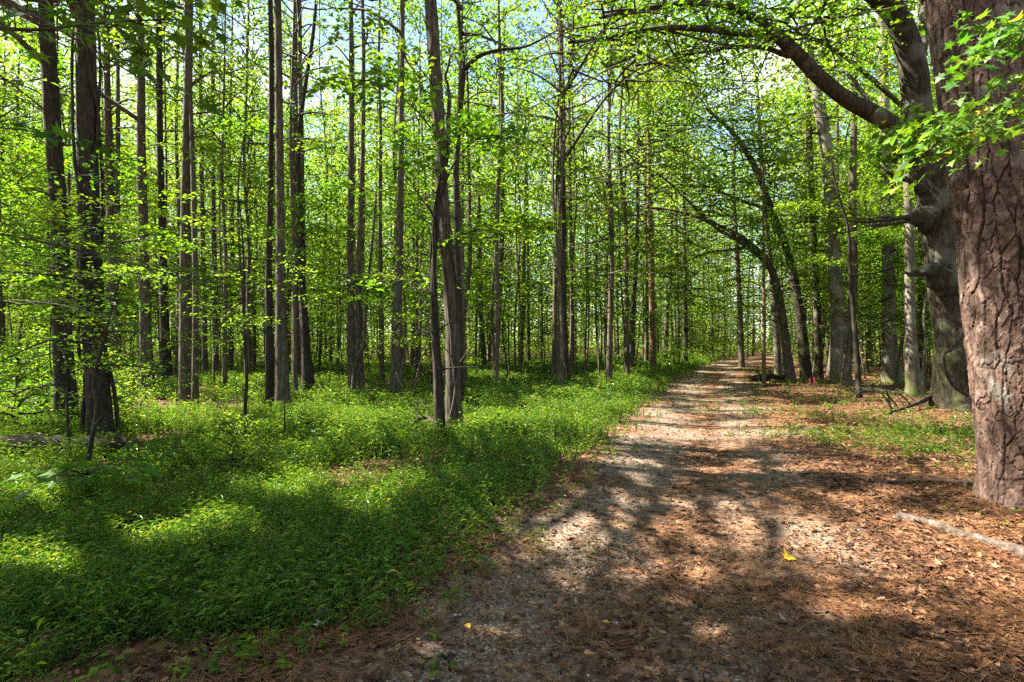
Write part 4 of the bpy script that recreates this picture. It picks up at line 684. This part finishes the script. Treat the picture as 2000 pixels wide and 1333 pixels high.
def fallen_leaf(label, px, py, L, kind, stops, rz, seed, tilt=.25):
    d=gd(py); x=(px-1000)/F*d; g=np.random.default_rng(seed); nr=np.array([[g.normal(0,tilt),-abs(g.normal(.15,tilt)),1]]); a,bb,nn=frames(nr,np.array([rz])); b=MB(); b.add(*leaf_shapes(np.zeros((1,3)),a,bb,nn,L,kind,droop=.15,curl=np.array([.4])),0); st=np.array([[0,0,0],[0.002,0,0],[-.3*L*a[0,0],-.3*L*a[0,1],.01]]); b.add(st,[[0,1,2]],0)
    o=link('fallen_leaf',b.mesh('fallen_leaf',[island_mat('fallen_leaf_colour',stops,.5,.25)]),None,(x,d,float(gz(x,d))+.035)); tag(o,label,'fallen leaf')
YL=[(0,(.52,.36,.02)),(1,(.58,.40,.03))]
fallen_leaf('bright yellow fallen leaf at the edge of the tree shadow, largest yellow one',1532,1104,.10,'maple',YL,.4,1); fallen_leaf('small yellow fallen leaf beside a round pale stone',1176,1222,.055,'plain',YL,.1,2); fallen_leaf('orange-tan fallen leaf close to the bottom edge of the path',1140,1284,.07,'plain',[(0,(.45,.20,.07)),(1,(.5,.24,.09))],.3,3); fallen_leaf('upturned silvery-white leaf on dark litter near the grass',620,1246,.085,'maple',[(0,(.42,.40,.37)),(1,(.45,.43,.40))],1.2,4); fallen_leaf('yellow-orange leaf on the litter near the bottom, left of the gravel',918,1246,.06,'oak',[(0,(.60,.36,.04)),(1,(.66,.42,.05))],2.0,5); fallen_leaf('green fallen leaf on the sunlit gravel',1208,1061,.05,'plain',[(0,(.07,.18,.02)),(1,(.08,.2,.02))],.2,6)
def red_stake(label,px,py,hh):
    d=gd(py); x=(px-1000)/F*d; base=(x,d,float(gz(x,d))); root=thing('marker_stake',label,'stake',base,'red marker stakes'); b=MB(); b.add(*tube(np.array([[0,0,-.05],[.01,0,hh]]),[.012,.012],6),mat=0); link('stake',b.mesh('stake',[DEADWOOD]),root)
    b=MB(); m=island_mat('red_tape',[(0,(.55,.03,.05)),(1,(.6,.04,.06))],.4,.3); b.add([[0,-.014,hh*.95],[.03,-.02,hh*.95],[.05,-.03,hh*.3],[.01,-.03,hh*.35]],[[0,1,2],[0,2,3]],0); b.add(*tube(np.array([[.005,0,hh*.75],[.009,0,hh*1.0]]),[.018,.018],8),mat=0); link('tape',b.mesh('tape',[m]),root)
red_stake('red-flagged marker stake, the taller one in front of the dark leaning oak',1590,764,.36); red_stake('short red-flagged marker stake just left of the taller one',1581,760,.26)
# ------------------------------------------------------------------ the crowded wood behind: one tree of each kind, then copies
def pole(name, H, r, seed, mat, bend=.25):
    g=np.random.default_rng(seed); z=np.linspace(-.2,H,7); P=np.stack([np.cumsum(g.normal(0,bend,7))*.35,np.cumsum(g.normal(0,bend,7))*.35,z],1); P[:,:2]-=P[0,:2]; n=22; Q=smooth_path(P,n); b=MB(); trunk_tube(b,Q,r*(1-.75*np.linspace(0,1,n)),7,.5,.4,.06,seed); side_twigs(b,Q,r*(1-.75*np.linspace(0,1,n)),3,g,2,8,1.0); return b.mesh(name,[mat])
POLE=[pole('wood_trunk',16,.105,1,BARK_BG),pole('wood_trunk',17,.085,2,BARK_BG),pole('wood_trunk',15,.13,3,BARK),pole('wood_trunk',16,.06,4,BARK_BG,.35)]; PALE_POLE=POLE+[pole('wood_trunk',16,.11,5,BARK_PALE)]
STEM=[pole('sapling_stem',5.2,.032,6,BARK_DARK,.22),pole('sapling_stem',5.6,.026,7,BARK_DARK,.3),pole('sapling_stem',4.8,.036,8,BARK,.2)]
taken=[tuple(o.location[:2]) for o in C.objects if o.get('category') in ('tree','beech tree','oak tree','sapling')]
g=np.random.default_rng(77)
def free(x,y,dist):
    if -1.3<x-x_left(y)<PW+1.5+(.03*y): return False
    if any((x-a)**2+(y-b_)**2<dist*dist for a,b_ in taken): return False
    taken.append((x,y)); return True
def place(n, y0, y1, dist, make, side=0, edge=.95, pad=2.0, power=1.0, tries=4000):
    k=0
    for _ in range(tries):
        if k>=n: break
        y=y0+(y1-y0)*g.random()**power; x=(g.random()*2-1)*(edge*y+pad)
        if side<0 and x>x_left(y): continue
        if side==-2 and x>-.66*y: continue
        if side>0 and x<x_right(y): continue
        if free(x,y,dist): make(x,y,k); k+=1
PROTO={}
def wood_tree(label, group, cat='tree', name='tree', smin=.8, smax=1.2, crowns=BGC, poles=POLE, cz=2.6, ck=1.0):
    def f(x,y,k):
        i=g.integers(0,len(poles)); j=g.integers(0,len(crowns)); s_=smin+(smax-smin)*g.random(); key=(name,i,j,cz); src=PROTO.get(key); at=(x,y,float(gz(x,y))); rz=g.random()*6.283
        if src is None:
            root=thing(name,label,cat,at,group,rz); link('trunk',poles[i],root); c=link('crown',crowns[j],root,(0,0,cz)); c.scale=(ck,ck,ck); PROTO[key]=root
        else:
            root=src.copy(); C.objects.link(root); root.location=at; root.rotation_euler=(0,0,rz); root['label']=label; root['group']=group
            for ch in list(src.children): c=ch.copy(); C.objects.link(c); c.parent=root
        root.scale=(s_,s_,s_*(.9+.3*g.random()))
    return f
place(66,18,36,2.2,wood_tree('slim young tree in the first ranks of the wood beyond the grass','slim trees at the front of the wood beyond the grass',cz=3.4),-1)
place(110,36,70,2.3,wood_tree('pole-like tree deep in the hazy green wood, left of the path','trees deep in the wood left of the path',cz=2.4,smin=1.05,smax=1.55),-1,power=.8)
place(38,18,38,2.0,wood_tree('slim tree in the wood behind the pale and oak trunks at right','slim trees behind the pale trunks on the right',cz=3.6,poles=PALE_POLE),1)
place(48,34,68,2.3,wood_tree('leafy tree deep in the wood, right of the far bend of the path','trees deep in the wood right of the path',cz=2.2,smin=1.0,smax=1.5),1)
place(46,15,32,1.0,wood_tree('very slender pole-like young tree with few leaves among the left trunks','slender poles among the left trunks',poles=[POLE[3],POLE[1]],crowns=[CROWN[2],CROWN[3]],cz=7.5,smin=.7,smax=.95),-1,edge=.88)
place(56,16,30,1.2,wood_tree('slender leafy sapling with layered sprays among the trunks left of the path','leafy saplings among the left trunks','sapling','sapling',.65,1.1,SAPC,STEM,2.0),-1,edge=.85)
place(56,26,55,1.2,wood_tree('slender leafy sapling far back under the trees, left of the path','far leafy saplings left of the path','sapling','sapling',.8,1.4,SAPC,STEM,1.2),-1)
place(62,14,44,1.2,wood_tree('slender leafy sapling among the trunks right of the path','leafy saplings among the right trunks','sapling','sapling',.8,1.6,SAPC,STEM,1.3),1)
place(9,9,14,1.0,wood_tree('low leafy bush under the dark trunks at the far left','low bushes at the far left','bush','bush',.6,1.0,BUSHC,[pole('bush_stem',1.2,.014,9,BARK_DARK,.1)],.15),-2,edge=.9,pad=.6)
def far_left(x,y,k): pass
# trees that meet over the path where it bends out of sight
for i,(px,d,sx_) in enumerate(((1372,56,1.0),(1400,60,1.1),(1350,52,.9),(1425,55,1.0),(1385,66,1.2),(1330,58,1.1),(1445,64,1.1))):
    x=(px-1000)/F*d; wood_tree('leafy tree closing the far end of the path at its bend','trees closing the end of the path',cz=1.2 if i%2 else .4)(x,d,i)
for i,(px,d) in enumerate(((1358,50),(1384,60),(1404,62),(1424,52),(1346,48),(1440,50),(1394,66))):
    x=(px-1000)/F*d; wood_tree('light green bush at the far end of the path','bushes at the end of the path','bush','bush',1.2,2.0,BUSHF,[pole('bush_stem',1.2,.014,9,BARK_DARK,.1)],.1)(x,d,i)
_m=wood_tree('leafy young tree leaning out over the edge of the far path','leafy young trees lining the far path','sapling','sapling',.9,1.5,SAPC,STEM,.7)
for k in range(26):
    y=24+26*g.random(); sd=k%2; x=(x_left(y)-.5-1.8*g.random()) if sd==0 else (x_right(y)+.4+2.2*g.random())
    if all((x-a)**2+(y-b_)**2>1.0 for a,b_ in taken): taken.append((x,y)); _m(x,y,k)
_m=wood_tree('knee-high leafy seedling standing in the low green grass','small seedlings scattered in the grass','seedling','seedling',.28,.5,BUSHC,[pole('bush_stem',1.2,.014,9,BARK_DARK,.1)],.15)
for k in range(15):
    y=5.5+15*g.random(); x=(g.random()*1.75-.9)*y
    if x<x_left(y)-.8: _m(x,y,k)
# low growth under the far trees
b=MB(); n=42000; y=24+80*g.random(n)**.9; x=(g.random(n)*2-1)*(y*.98+6); k=((x<x_left(y)-1.0-.02*y)|(x>x_right(y)+2.5))&(fbm(x*.35,y*.35,95,3)>np.where(y<36,.56,.42)); x=x[k]; y=y[k]; n=len(x)
hh=(.1+2.4*g.random(n)**1.7)*(.4+1.0*fbm(x*.2,y*.2,96,2))*np.clip(y/45,.5,1.3); a,bb,nn=frames(rand_normals(n,.6,g),g.random(n)*6.283); L=np.clip(.006*y,.14,.5)*(.6+.7*g.random(n)); b.add(*leaf_quads(np.stack([x,y,gz(x,y)+hh],1),a,bb,nn,L,L*.65,.2,.15),0)
stuff('undergrowth', b.mesh('undergrowth',[LEAF_PALE]), 'low pale green undergrowth covering the floor of the far wood','undergrowth')
for i,(px,d) in enumerate(((1262,33),(1300,39),(1225,37),(1600,35),(1520,40),(1700,37))):
    wood_tree('broad leafy tree with pale green crown arching above the far half of the path','broad trees arching over the far path',crowns=BGC[3:],cz=3.2+.8*(i%3),smin=1.15,smax=1.35)((px-1000)/F*d,d,i)
# the wood goes on behind them as one mass
b=MB(); n=1500; y=68+75*g.random(n); x=(g.random(n)*2-1)*(y*.98+10); k=(x<x_left(y)-2)|(x>x_right(y)+2)|(y>80); x=x[k]; y=y[k]; n=len(x); z=gz(x,y)
for i in range(0,n,3): b.add(*tube(np.array([[x[i],y[i],z[i]-.2],[x[i]+g.normal(0,.3),y[i],z[i]+8],[x[i]+g.normal(0,.6),y[i],z[i]+17]]),[.16,.11,.04],5),mat=1,smooth=True)
xr_=(g.random(150)*2-1)*46; yr_=-42+60*g.random(150); k=((yr_<-3)|(np.abs(xr_)>np.abs(yr_)*1.0+5))&(np.hypot(xr_,yr_)>6)&~((np.abs(xr_-x_left(yr_)-2)<3.2))&((xr_>0)|(yr_<1)|(xr_<-1.05*yr_-4)); xr_=xr_[k]; yr_=yr_[k]  # unseen trees around the camera, added to shade the foreground from sky and sun
for i in range(len(xr_)): b.add(*tube(np.array([[xr_[i],yr_[i],-.2],[xr_[i]+.2,yr_[i],8],[xr_[i],yr_[i]+.2,17]]),[.16,.11,.04],6),mat=1,smooth=True)
x=np.append(x,np.tile(xr_,3)); y=np.append(y,np.tile(yr_,3)); near_=np.append(np.zeros(n,bool),np.ones(len(xr_)*3,bool)); n=len(x)
per=230; cx=np.repeat(x,per); cyy=np.repeat(y,per); m=len(cx); nr_=np.repeat(near_,per); hh=np.where(nr_,4+14*g.random(m),.5+30*g.random(m)**1.05); lay=fbm(cx*.35+hh*.3,cyy*.3+hh*.45,91,2); k=lay>np.where(hh<7,.34,.43); cx=cx[k]; cyy=cyy[k]; hh=hh[k]; nr_=nr_[k]; m=len(cx)
p=np.stack([cx+g.normal(0,1.6,m),cyy+g.normal(0,1.6,m),hh],1); k=~(nr_&sunlit(p[:,0]-SUNV[0]/SUNV[2]*p[:,2],p[:,1]-SUNV[1]/SUNV[2]*p[:,2])); p=p[k]; nr_=nr_[k]; m=len(p); a,bb,nn=frames(rand_normals(m,.55,g),g.random(m)*6.283); L=np.where(nr_,.26,.45)*(.6+.7*g.random(m)); b.add(*leaf_quads(p,a,bb,nn,L,L*.7,.2,.15),0)
stuff('surrounding_wood', b.mesh('surrounding_wood',[LEAF_PALE,BARK_BG]), 'far wood of pale green leaves filling the gaps between the trunks, with unseen trees around the camera','wood')
# ------------------------------------------------------------------ gaps cut into the canopy: leaves and twigs dropped to let sun onto chosen patches
def thinned(me, keep):
    nv=len(me.vertices); nf=len(me.polygons); co=np.empty(nv*3,np.float32); me.vertices.foreach_get('co',co); co=co.reshape(-1,3); T=np.empty(nf*3,np.int32); me.loops.foreach_get('vertex_index',T); T=T.reshape(-1,3)[keep]
    mi=np.empty(nf,np.int32); me.polygons.foreach_get('material_index',mi); sm=np.empty(nf,bool); me.polygons.foreach_get('use_smooth',sm); u,inv=np.unique(T,return_inverse=True); b=MB(); b.add(co[u],inv.reshape(-1,3)); b.m=[mi[keep]]; b.s=[sm[keep]]; return b.mesh(me.name,list(me.materials))
bpy.context.view_layer.update()
_g=np.random.default_rng(8)
for o in list(C.objects):
    if o.type!='MESH' or o.parent is None or o.name.split('.')[0] not in ('crown','foliage','leafy_branch'): continue
    root=o.parent
    if root.location.y>82 or root.get('category') in ('pine tree','seedling'): continue
    if o.name.startswith('foliage') and root.location.x>0: continue
    me=o.data; nv=len(me.vertices); nf=len(me.polygons); co=np.empty(nv*3,np.float32); me.vertices.foreach_get('co',co); M=np.array(o.matrix_world); W=co.reshape(-1,3)@M[:3,:3].T+M[:3,3]
    T=np.empty(nf*3,np.int32); me.loops.foreach_get('vertex_index',T); T=T.reshape(-1,3); mi=np.empty(nf,np.int32); me.polygons.foreach_get('material_index',mi)
    f0=W[T[:,0]]; leafv=(mi==0); h=f0[:,2]-.15; gx=f0[:,0]-SUNV[0]/SUNV[2]*h; gy=f0[:,1]-SUNV[1]/SUNV[2]*h
    lit_=sunlit(gx,gy)&(h>1.0); hit=lit_&leafv; woodcut=lit_&~leafv&(f0[:,2]>2.0+.64*np.maximum(f0[:,1],0))&o.name.startswith('crown')
    # every face of one leaf goes together: leaves start at their first corner
    ids=T[:,0]; drop_leaf=np.unique(ids[hit]); keepers=_g.random(nv)<.03; drop_leaf=drop_leaf[~keepers[drop_leaf]]
    keep=~(np.isin(ids,drop_leaf)&leafv)&~woodcut
    if (~keep).sum()>8 and keep.sum()>8: o.data=thinned(me,keep)
for m in [m for m in bpy.data.meshes if m.users==0]: bpy.data.meshes.remove(m)
